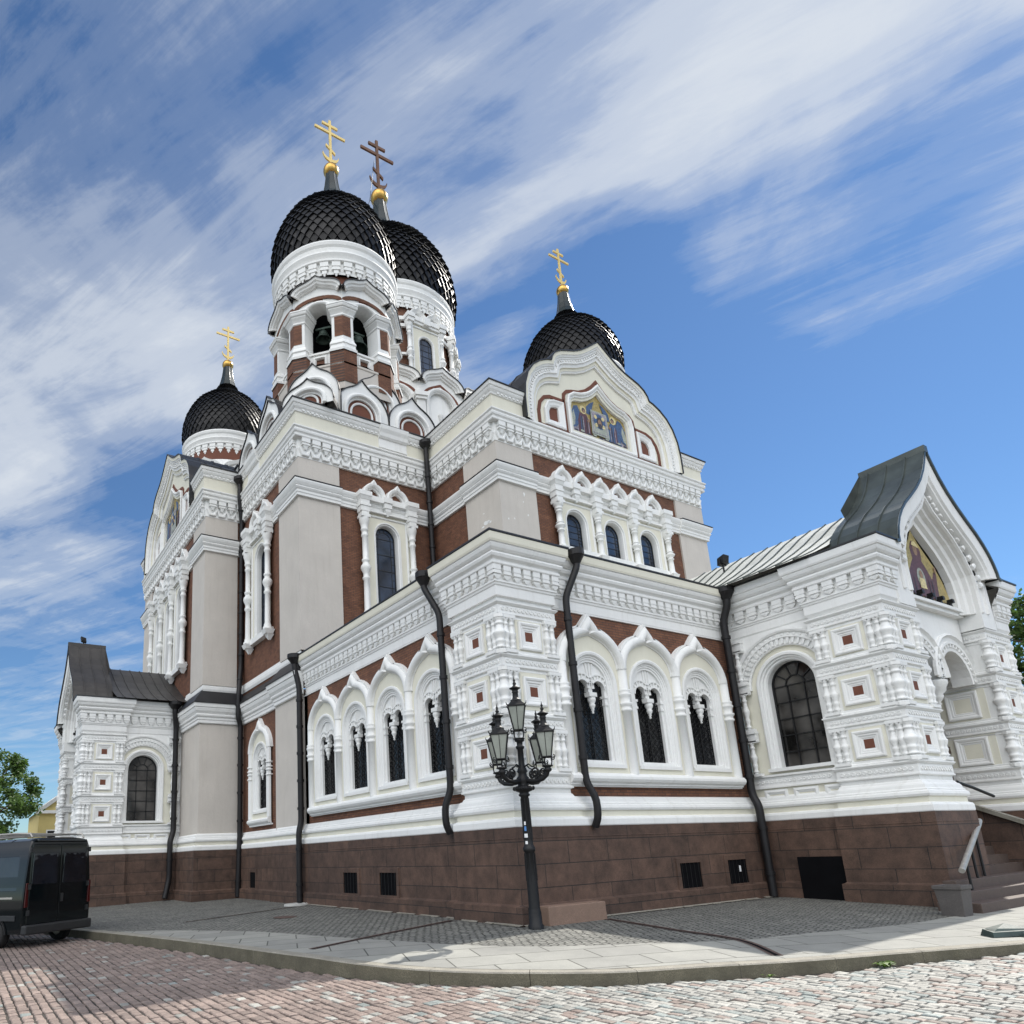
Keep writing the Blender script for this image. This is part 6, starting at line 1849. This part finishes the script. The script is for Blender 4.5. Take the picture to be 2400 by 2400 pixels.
# ================================================================== street lamp
LX0, LY0 = -0.14, -0.62
LZ = gz(LX0, LY0)
LAMP = thing('street_lamp', 'ornate black cast-iron lamp post with five glass lanterns at the white corner pier', 'street lamp')
LPp = lambda x, y, z: (LX0 + x, LY0 + y, z)
m = MB()
m.lathe(LPp, [(0.20, LZ - 0.05), (0.20, LZ + 0.08), (0.17, LZ + 0.12), (0.165, LZ + 0.40), (0.15, LZ + 0.46), (0.145, LZ + 0.5), (0.138, 0.3), (0.132, 0.98), (0.155, 1.0), (0.16, 1.04), (0.16, 1.09), (0.135, 1.12), (0.118, 1.18), (0.115, 1.3), (0.105, 2.42), (0.15, 2.45),
              (0.15, 2.49), (0.12, 2.51), (0.13, 2.54), (0.23, 2.58), (0.26, 2.63), (0.25, 2.68), (0.17, 2.71), (0.14, 2.75), (0.17, 2.80), (0.17, 2.92), (0.12, 2.98), (0.11, 3.05), (0.14, 3.10), (0.12, 3.16), (0.085, 3.25), (0.078, 3.7), (0.11, 3.73), (0.12, 3.78), (0.08, 3.81), (0.08, 3.9), (0.13, 3.93), (0.13, 3.98), (0.05, 4.0)], 16)
for i in range(8):      # acanthus rim under the arms and flutes
    a = 2 * pi * i / 8
    m.lathe(lambda x, y, z: LPp(0.25 * cos(a) + x, 0.25 * sin(a) + y, 2.58 + z), [(0.0, 0.0), (0.045, 0.03), (0.05, 0.07), (0.03, 0.11), (0, 0.12)], 6)
    m.tube([LPp(0.137 * cos(a), 0.137 * sin(a), 0.25), LPp(0.131 * cos(a), 0.131 * sin(a), 0.95)], 0.015, 4)
    m.tube([LPp(0.114 * cos(a), 0.114 * sin(a), 1.3), LPp(0.104 * cos(a), 0.104 * sin(a), 2.38)], 0.012, 4)
m.build('post', IRON, LAMP)
vd = Vector((12.95, 14.24)).normalized()      # away from the camera
va = atan2(vd.y, vd.x)
def spiral(F, u, z, r0, r1, turns, sgn, n=22, start=0.0):
    return [F(u + (r0 + (r1 - r0) * k / n) * cos(start + sgn * turns * 2 * pi * k / n), 0, z + (r0 + (r1 - r0) * k / n) * sin(start + sgn * turns * 2 * pi * k / n)) for k in range(n + 1)]
def lantern(x, y, zb, k=1.0, rot=0.0):
    Lt = part('lantern', LAMP)
    P_ = lambda a, b, z: LPp(x + a, y + b, zb + z * k)
    m = MB()
    ca = [rot + pi / 4 + i * pi / 2 for i in range(4)]
    pos = lambda r, i, z: P_(r * k * cos(ca[i]), r * k * sin(ca[i]), z)
    rb, rt, z0, z1 = 0.175, 0.335, 0.26, 0.94
    for i in range(4):
        m.tube([pos(rb, i, z0), pos(rt, i, z1)], 0.018 * k, 5)
        for zz_, rr in ((z0, rb), (z1, rt)):
            m.tube([pos(rr, i, zz_), pos(rr, (i + 1) % 4, zz_)], 0.020 * k, 5)
        mid0 = Vector(pos(rb, i, z0)).lerp(Vector(pos(rb, (i + 1) % 4, z0)), 0.5); mid1 = Vector(pos(rt, i, z1)).lerp(Vector(pos(rt, (i + 1) % 4, z1)), 0.5)
        m.tube([mid0, mid1], 0.008 * k, 4)
        # feet that carry the lantern, with a scroll
        m.tube([pos(rb * 0.95, i, z0), pos(rb * 1.05, i, 0.14), pos(rb * 0.85, i, 0.0)], 0.016 * k, 5)
        c = ca[i]
        m.tube([P_(k * (rb + 0.02 + 0.055 * (1 - cos(t))) * cos(c), k * (rb + 0.02 + 0.055 * (1 - cos(t))) * sin(c), 0.25 - 0.05 * sin(t)) for t in [j * 0.6 for j in range(9)]], 0.014 * k, 5)
        # horn on each roof corner
        m.tube([pos(rt * 0.98, i, z1 + .02), pos(rt * 1.13, i, z1 + 0.045), pos(rt * 1.2, i, z1 + 0.11)], [0.022 * k, 0.017 * k, 0.006 * k], 5)
    m.lathe(P_, [(0.10 * k, -0.02), (0.15 * k, 0.0), (0.15 * k, 0.03), (0.05 * k, 0.05)], 10)
    m.build('frame', IRON, Lt)
    gl = MB()
    for i in range(4):
        j_ = (i + 1) % 4
        gl.quad(pos(rb * .96, i, z0 + .01), pos(rb * .96, j_, z0 + .01), pos(rt * .97, j_, z1 - .01), pos(rt * .97, i, z1 - .01))
    gl.quad(*[pos(rb * .96, i, z0 + .012) for i in range(4)])
    gl.build('glass', MILK, Lt)
    rf = MB()
    sq = lambda r, z: [pos(r, i, z) for i in range(4)]
    prof = [(0.355, 0.93), (0.36, 0.965), (0.30, 1.0), (0.20, 1.08), (0.145, 1.14)]
    for (r0, z0_), (r1, z1_) in zip(prof[:-1], prof[1:]):
        A, B = sq(r0, z0_), sq(r1, z1_)
        for i in range(4): rf.quad(A[i], A[(i + 1) % 4], B[(i + 1) % 4], B[i])
    rf.quad(*sq(0.355, 0.93))
    rf.lathe(P_, [(r * k, z) for r, z in [(0.15, 1.10), (0.155, 1.14), (0.10, 1.17), (0.085, 1.22), (0.08, 1.34), (0.10, 1.37), (0.085, 1.39), (0.085, 1.42), (0.125, 1.455), (0.165, 1.475), (0.165, 1.49), (0.10, 1.52), (0.045, 1.56), (0.04, 1.6), (0.06, 1.62), (0.035, 1.65), (0.025, 1.70), (0.04, 1.72), (0.02, 1.75), (0.0, 1.86)]], 10)
    rf.build('lantern_roof', IRON, Lt)
lantern(0, 0, 3.98, 0.97, va)
for i in range(4):
    ang = va + pi / 4 + i * pi / 2 + radians(7)
    F = lambda u, o, z, ang=ang: LPp(u * cos(ang) - o * sin(ang), u * sin(ang) + o * cos(ang), z)
    m = MB()
    m.tube([F(0.10, 0, 2.84), F(0.40, 0, 2.80), F(0.64, 0, 2.83), F(0.78, 0, 2.92), F(0.84, 0, 3.06)], [0.07, 0.06, 0.06, 0.06, 0.065], 8)
    m.lathe(lambda x, y, z: F(0.84 + x, y, z), [(0.06, 3.0), (0.10, 3.03), (0.10, 3.08), (0.07, 3.10), (0.11, 3.14), (0.08, 3.18)], 10)
    m.tube(spiral(F, 0.42, 3.02, 0.16, 0.04, 1.6, 1, start=-pi / 2), 0.026, 5)
    m.tube(spiral(F, 0.42, 3.02, 0.09, 0.02, 1.1, -1, start=0.4), 0.024, 5)
    m.tube(spiral(F, 0.68, 3.03, 0.10, 0.03, 1.3, -1, start=-pi / 2), 0.020, 5)
    m.tube([F(0.10, 0, 3.22), F(0.22, 0, 3.28), F(0.33, 0, 3.2), F(0.42, 0, 3.18)], 0.02, 5)
    m.build('arm', IRON, LAMP)
    lantern(0.84 * cos(ang), 0.84 * sin(ang), 3.14, 0.95, va)
Fs_ = FA(LX0, LY0, va + pi - 0.25, 0.128)
for z, h_, w_, mt, nm in ((1.72, .09, .05, STKW, 'white_sticker'), (1.58, .12, .06, STKB, 'blue_sticker'), (1.40, .10, .10, STKW, 'white_sticker'), (1.22, .08, .07, STKW, 'white_sticker')):
    m = MB()
    P_ = lambda x, y, zz: LPp(x, y, zz)
    a0 = va + pi - 0.45 - w_ * 4; a1 = va + pi - 0.45 + w_ * 4
    m.lathe(P_, [(0.124, z - h_ / 2), (0.122, z + h_ / 2)], 6, 0, True, a0, a1)
    m.build(nm, mt, LAMP)

# ================================================================== van
VAN = thing('van', 'glossy black high-roofed van with roof rails, parked by the kerb', 'van')
vo = Vector((-11.25, 10.6, ZR)); vf = Vector((-0.56, 0.83, 0)).normalized(); vr = Vector((vf.y, -vf.x, 0))
VF = lambda f, r, z: tuple(vo + vf * f + vr * r + Vector((0, 0, z)))
VW = 2.68; VH = 3.42; VL = 7.2
def vsec(f, k=1.0, top=VH, inset=0.0):
    """cross-section: rounded roof edges and gently leaning sides"""
    pts = []
    half = [(0.02, 0.45), (0.0, 0.9), (0.0, 1.5), (0.03, 2.0), (0.10, 2.7), (0.15, top - 0.24), (0.21, top - 0.10), (0.36, top - 0.02), (0.8, top + 0.02)]
    for r, z in half: pts.append((r + inset, z - inset * (z > 1.5)))
    pts += [(VW - r, z) for r, z in pts[::-1]]
    return [VF(f, r, z) for r, z in pts]
m = MB()
secs = [vsec(0.12, inset=0.10), vsec(0.05, inset=0.05), vsec(0.02, inset=0.025), vsec(0.0 + 0.06, inset=0.0), vsec(0.3), vsec(3.0), vsec(5.6), vsec(6.2, top=3.1), vsec(6.9, top=2.2), vsec(7.8, top=1.7), vsec(8.3, top=1.4), vsec(8.4, top=1.0)]
secs = secs[2:]
n = len(secs[0]); vs = [p for s_ in secs for p in s_]; fs = []
for i in range(len(secs) - 1):
    for c in range(n):
        d = (c + 1) % n
        fs.append((i * n + c, i * n + d, (i + 1) * n + d, (i + 1) * n + c))
fs.append(tuple(range(n)))
m.add(vs, fs, 0, True)
body = m.build('body', PAINT, VAN)
es = body.modifiers.new('edge', 'EDGE_SPLIT'); es.split_angle = radians(28)
# rear doors: two leaves with dark windows, seams, hinges, handle
for a, b in ((0.16, VW / 2 - 0.012), (VW / 2 + 0.012, VW - 0.16)):
    m = MB()
    lean = lambda z: 0.0 + max(0, z - 1.9) * 0.02
    loop = [(a, 0.75), (a, 3.16), (b, 3.16), (b, 0.75)]
    m.hexa([VF(-0.005, a, 0.72), VF(-0.005, b, 0.72), VF(0.05, b, 0.72), VF(0.05, a, 0.72), VF(-0.005, a + (0.10 if a < 1 else 0), 3.22), VF(-0.005, b - (0.10 if a > 1 else 0), 3.22), VF(0.05, b, 3.22), VF(0.05, a, 3.22)])
    dr = m.build('rear_door', PAINT, VAN, bevel=0.02)
    m = MB()
    a2, b2 = a + 0.10, b - 0.10
    m.hexa([VF(-0.016, a2, 1.95), VF(-0.016, b2, 1.95), VF(0.0, b2, 1.95), VF(0.0, a2, 1.95), VF(-0.016, a2 + 0.05, 2.92), VF(-0.016, b2 - 0.05, 2.92), VF(0.0, b2, 2.92), VF(0.0, a2, 2.92)])
    m.build('window', VANGLASS, dr, bevel=0.01)
    hx = a + 0.02 if a < 1 else b - 0.02
    for z in (1.0, 1.8, 2.95):
        m = MB(); m.box(VF, -0.05, 0.0, hx - 0.05, hx + 0.05, z, z + 0.16); m.build('hinge', PLASTIC, dr)
m = MB(); m.box(VF, -0.06, -0.01, VW / 2 + 0.05, VW / 2 + 0.14, 1.35, 1.62); m.build('handle', PLASTIC, VAN)
for a in (0.05, VW - 0.15):
    m = MB(); m.hexa([VF(-0.02, a, 1.25), VF(-0.02, a + .12, 1.25), VF(.1, a + .12, 1.25), VF(.1, a, 1.25), VF(-0.01, a + .03, 2.0), VF(-0.01, a + .12, 2.0), VF(.1, a + .12, 2.0), VF(.1, a + .03, 2.0)])
    m.build('tail_lamp', REDLENS, VAN, bevel=0.015)
m = MB(); m.box(VF, -0.16, 0.1, 0.03, VW - 0.03, 0.42, 0.72); m.build('bumper', PLASTIC, VAN, bevel=0.05)
m = MB(); m.box(VF, -0.10, 0.25, 0.35, VW - 0.35, VH - 0.14, VH - 0.05); m.build('roof_spoiler', PAINT, VAN, bevel=0.03)
m = MB()
for r in (0.30, VW - 0.30):
    m.tube([VF(0.15, r, VH + 0.02), VF(0.25, r, VH + 0.14), VF(1.0, r, VH + 0.17), VF(4.6, r, VH + 0.17), VF(4.9, r, VH + 0.02)], 0.035, 6)
for f in (0.5, 1.4, 2.3, 3.2):
    m.tube([VF(f, 0.30, VH + 0.15), VF(f, VW - 0.30, VH + 0.15)], 0.025, 5)
m.build('roof_rack', STEEL, VAN)
# side: long windows, sliding-door rail, lower trim
for (f0, f1) in ((0.35, 1.75), (1.85, 3.55), (3.65, 5.2)):
    m = MB()
    m.hexa([VF(f0, 0.012, 1.75), VF(f1, 0.012, 1.75), VF(f1, 0.10, 1.75), VF(f0, 0.10, 1.75), VF(f0 + .05, 0.105, 2.85), VF(f1 - .05, 0.105, 2.85), VF(f1, 0.2, 2.85), VF(f0, 0.2, 2.85)])
    m.build('side_window', VANGLASS, VAN, bevel=0.02)
m = MB(); m.box(VF, 0.3, 5.6, -0.03, 0.02, 0.85, 1.02); m.build('side_trim', PLASTIC, VAN, bevel=0.01)
m = MB(); m.box(VF, 0.5, 3.2, -0.012, 0.03, 1.52, 1.58); m.build('door_rail', STEEL, VAN)
for f in (1.25, 6.3):
    for r0, r1 in ((0.0, 0.28), (VW - 0.28, VW)):
        w_ = MB()
        c = (f, (r0 + r1) / 2)
        def PW(x, y, z, f=f, r0=r0): return VF(f + x, r0 + z, 0.44 + y)
        w_.lathe(PW, [(0.26, -0.01), (0.40, -0.02), (0.44, 0.03), (0.44, 0.25), (0.40, 0.30), (0.26, 0.29), (0.26, -0.01)], 24)
        o = w_.build('wheel', RUBBER, VAN)
        w_ = MB(); w_.lathe(PW, [(0.0, 0.02), (0.08, 0.0), (0.20, 0.03), (0.27, 0.01), (0.27, 0.27), (0.0, 0.26)], 20); w_.build('rim', STEEL, o)
        w_ = MB(); w_.lathe(PW, [(0.50, -0.035), (0.50, 0.02), (0.56, 0.02), (0.57, -0.03)], 20, 0, True, 0, pi); w_.build('wheel_arch', PLASTIC, VAN)

# ================================================================== trees, house and small things
def tree(name, base, h, crown_c, crown_r, label, seed, nclump=70, leaves=150, lsz=0.34):
    T_ = thing(name, label, 'tree')
    r = random.Random(seed)
    b = Vector(base); cc = Vector(crown_c)
    m = MB()
    m.tube([b, b.lerp(cc, 0.35) + Vector((0.2, 0.1, 0)), cc - Vector((0, 0, crown_r[2] * 0.55)), cc + Vector((0.2, 0, crown_r[2] * 0.4))], [h * 0.035, h * 0.028, h * 0.02, 0.05], 8)
    clumps = []
    for i in range(nclump):
        while True:
            d = Vector((r.uniform(-1, 1), r.uniform(-1, 1), r.uniform(-1, 1)))
            if 0.15 < d.length < 1: break
        d = d.normalized() * (d.length ** 0.45)
        clumps.append((cc + Vector((d.x * crown_r[0], d.y * crown_r[1], d.z * crown_r[2])), r.uniform(0.12, 0.24) * (crown_r[0] + crown_r[2]) / 2))
    for i in range(26):
        c, _ = clumps[i]
        s_ = cc - Vector((0, 0, crown_r[2] * r.uniform(0.0, 0.8)))
        m.tube([s_, s_.lerp(c, 0.5) + Vector((r.uniform(-.3, .3), r.uniform(-.3, .3), r.uniform(0, .4))), c], [h * 0.010, h * 0.006, 0.015], 5)
    m.build('trunk', TRUNK, T_)
    V2, F2, tn = [], [], []
    for c, cr2 in clumps:
        for k in range(leaves):
            d = Vector((r.gauss(0, 1), r.gauss(0, 1), r.gauss(0, 1)))
            d = d.normalized() * (r.random() ** 0.5) * cr2
            p = c + Vector((d.x, d.y, d.z * 0.7))
            a = Vector((r.uniform(-1, 1), r.uniform(-1, 1), r.uniform(-0.6, 0.6))).normalized()
            bb = a.cross(Vector((r.uniform(-1, 1), r.uniform(-1, 1), r.uniform(-1, 1)))).normalized()
            s_ = lsz * r.uniform(0.5, 1.0)
            q = len(V2)
            V2 += [tuple(p - a * s_ * .5), tuple(p + bb * s_ * .28), tuple(p + a * s_ * .5), tuple(p - bb * s_ * .28)]
            F2.append((q, q + 1, q + 2, q + 3))
            v = r.random()
            tn += [v, v, v, 1] * 4
    mb_ = MB(); mb_.v = V2; mb_.f = F2; mb_.m = [0] * len(F2); mb_.sm = [False] * len(F2)
    mb_.build('crown', LEAF, T_, tone=tn)
tree('leafy_tree', (-12.0, 55, ZR), 12, (-12.2, 55, 7.2), (4.6, 4.5, 4.6), 'green leafy tree rising behind the black van', 11, 95, 170, 0.42)
tree('leafy_tree', (48.2, -0.6, ZR), 18, (48.2, -0.6, 13.0), (4.2, 4.2, 3.6), 'green leafy tree standing beyond the porch with the icon gable', 23, 90, 150, 0.42)

H = thing('yellow_house', 'small yellow plastered house with a white-edged gable, far behind the brown-roofed porch', 'house')
hx0, hy0, hx1 = -6.6, 62.0, 6.0
FH = lambda u, o, z: (u, hy0 - o, z)
m = MB()
m.slab(FH, [(hx0, ZR), (hx0, 6.6), ((hx0 + hx1) / 2, 11.6), (hx1, 6.6), (hx1, ZR)], -12, 0.0)
m.build('wall', HOUSEYEL, H)
m = MB()
m.sweep(FH, [(hx0 - 0.4, 6.5), ((hx0 + hx1) / 2, 11.75), (hx1 + 0.4, 6.5)], [(-0.35, 0.0), (-0.35, 0.25), (0.0, 0.35), (0.06, 0.3), (0.06, 0.0)])
m.box(FH, hx0 - 0.3, hx1 + .3, 0.0, 0.3, 6.3, 6.6)
m.build('gable_trim', WHITE, H)
m = MB()
for sx in (0, 1):
    a = (hx0 - 0.5, 6.5) if sx == 0 else (hx1 + 0.5, 6.5); b = ((hx0 + hx1) / 2, 11.85)
    m.quad(FH(a[0], 0.3, a[1]), FH(b[0], 0.3, b[1]), FH(b[0], -12, b[1]), FH(a[0], -12, a[1]))
m.build('roof', BROWNROOF, H)
for i, u in enumerate((-5.2, -2.6, 0)):
    w_ = MB(); w_.sweep(FH, rect(u - .55, u + .55, 2.5, 4.6), [(0.12, 0.0), (0.12, 0.06), (0.0, 0.06), (0.0, 0.01)], closed=True); o = w_.build('window', WHITE, H)
    w_ = MB(); w_.poly(FH, [rect(u - .55, u + .55, 2.5, 4.6)], 0.02); w_.build('pane', GLASS, o)

# stone planter
PLN = (9.62, -6.0); zp_ = gz(*PLN)
m = MB()
fr = lambda x0, x1, z: [(PLN[0] - x0, PLN[1] - x1, z), (PLN[0] + x0, PLN[1] - x1, z), (PLN[0] + x0, PLN[1] + x1, z), (PLN[0] - x0, PLN[1] + x1, z)]
rings = [fr(.24, .24, zp_ - .15), fr(.25, .25, zp_ + 0.02), fr(.30, .30, zp_ + .66), fr(.33, .33, zp_ + .67), fr(.33, .33, zp_ + .77), fr(.24, .24, zp_ + .77), fr(.24, .24, zp_ + .60)]
vs = [p for r_ in rings for p in r_]
fs = [(i * 4 + c, i * 4 + (c + 1) % 4, i * 4 + 4 + (c + 1) % 4, i * 4 + 4 + c) for i in range(len(rings) - 1) for c in range(4)] + [(24, 25, 26, 27)]
m.add(vs, fs)
tag(m.build('stone_planter', PLANTER, bevel=0.015), 'empty square dark stone planter standing at the foot of the steps', 'planter')

# handrail of the steps
HR = thing('handrail', 'thick pale metal handrail on thin black posts climbing the porch steps', 'handrail')
m = MB()
m.tube([(10.75, -5.88, -0.02), (14.6, -5.15, 1.22), (15.0, -5.05, 1.34)], 0.075, 10)
m.build('rail', STEEL, HR)
for x, y, z0, z1 in ((11.5, -5.74, -0.80, 0.2), (12.6, -5.53, -0.6, 0.55), (13.7, -5.32, -0.5, 0.92)):
    m = MB(); m.tube([(x, y, z0), (x, y, z1)], 0.035, 8); m.build('post', IRON, HR)
m = MB(); m.tube([(15.2, -4.62, 2.62), (16.4, -4.60, 2.45), (17.9, -4.6, 2.17)], 0.05, 8); m.build('upper_bar', IRON, HR)

def floodlight(F, label):
    t = thing('floodlight', label, 'floodlight', 'floodlights on the porch roofs')
    m = MB(); m.tube([F(0, 0, -0.1), F(0, 0, 0.22)], 0.04, 6); m.tube([F(-0.2, 0, 0.2), F(-0.2, 0, 0.42), ], 0.025, 5); m.tube([F(0.2, 0, 0.2), F(0.2, 0, 0.42)], 0.025, 5); m.tube([F(-0.2, 0, 0.2), F(0.2, 0, 0.2)], 0.025, 5)
    m.build('bracket', IRON, t)
    m = MB()
    m.hexa([F(-0.19, -0.14, 0.26), F(0.19, -0.14, 0.26), F(0.16, 0.16, 0.18), F(-0.16, 0.16, 0.18), F(-0.19, -0.20, 0.56), F(0.19, -0.20, 0.56), F(0.16, 0.12, 0.48), F(-0.16, 0.12, 0.48)])
    m.build('lamp_head', IRON, t, bevel=0.02)
floodlight(lambda u, o, z: (12.15 + u, 0.2 + o, 11.5 + z), 'small black floodlight on the pale seamed roof of the porch with steps')
floodlight(lambda u, o, z: (-7.3 + o, 31.7 + u, 14.95 + z), 'small black floodlight on the ridge of the brown porch roof above the van')

# folded dark green cloth at the right edge of the pavement
m = MB()
tx, ty = 6.15, -8.0; tz = gz(tx, ty) + 0.01
A_ = lambda a, b, z: (tx + a * 0.92 + b * 0.39, ty - a * 0.39 + b * 0.92, tz + z)
m.hexa([A_(-0.30, -0.18, 0), A_(1.4, -0.25, 0), A_(1.4, 0.3, 0), A_(-0.2, 0.22, 0), A_(-0.26, -0.14, 0.10), A_(1.2, -0.2, 0.10), A_(1.2, 0.25, 0.13), A_(-0.16, 0.18, 0.14)])
m.hexa([A_(-0.20, -0.10, 0.10), A_(0.75, -0.12, 0.11), A_(0.75, 0.2, 0.14), A_(-0.12, 0.16, 0.15), A_(-0.05, -0.06, 0.16), A_(0.70, -0.10, 0.13), A_(0.70, 0.2, 0.15), A_(0.35, 0.12, 0.24)])
m.hexa([A_(0.3, -0.40, 0), A_(1.5, -0.48, 0), A_(1.5, -0.25, 0), A_(0.3, -0.22, 0), A_(0.35, -0.36, 0.05), A_(1.4, -0.44, 0.05), A_(1.4, -0.25, 0.07), A_(0.35, -0.24, 0.07)])
tag(m.build('folded_tarpaulin', TARP, bevel=0.03), 'folded dark green tarpaulin lying on the sunlit pavement in front of the steps', 'tarpaulin')

def weed(x, y, n, s, label):
    r = random.Random(int(x * 100))
    V2, F2, tn = [], [], []
    z = ZR + 0.0
    for k in range(n):
        a = r.uniform(0, 2 * pi); l = s * r.uniform(0.5, 1.2); w = l * 0.22
        d = Vector((cos(a), sin(a), 0)); s_ = Vector((-sin(a), cos(a), 0))
        p = Vector((x + r.uniform(-1, 1) * s * 0.7, y + r.uniform(-.3, .3) * s * .5, z + 0.01))
        q = len(V2)
        V2 += [tuple(p), tuple(p + d * l * .5 + s_ * w + Vector((0, 0, l * .5))), tuple(p + d * l + Vector((0, 0, l * .35))), tuple(p + d * l * .5 - s_ * w + Vector((0, 0, l * .5)))]
        F2.append((q, q + 1, q + 2, q + 3)); v = r.random(); tn += [v, v, v, 1] * 4
    m_ = MB(); m_.v = V2; m_.f = F2; m_.m = [0] * len(F2); m_.sm = [False] * len(F2)
    tag(m_.build('weed', WEED, tone=tn), label, 'weed', 'weeds along the kerb')
weed(2.0, -7.68, 40, 0.17, 'largest green weed at the foot of the sunlit kerb, below the stone planter')
weed(-0.35, -6.85, 10, 0.10, 'tiny green weed sprout at the kerb just where the rusty drain channel ends')
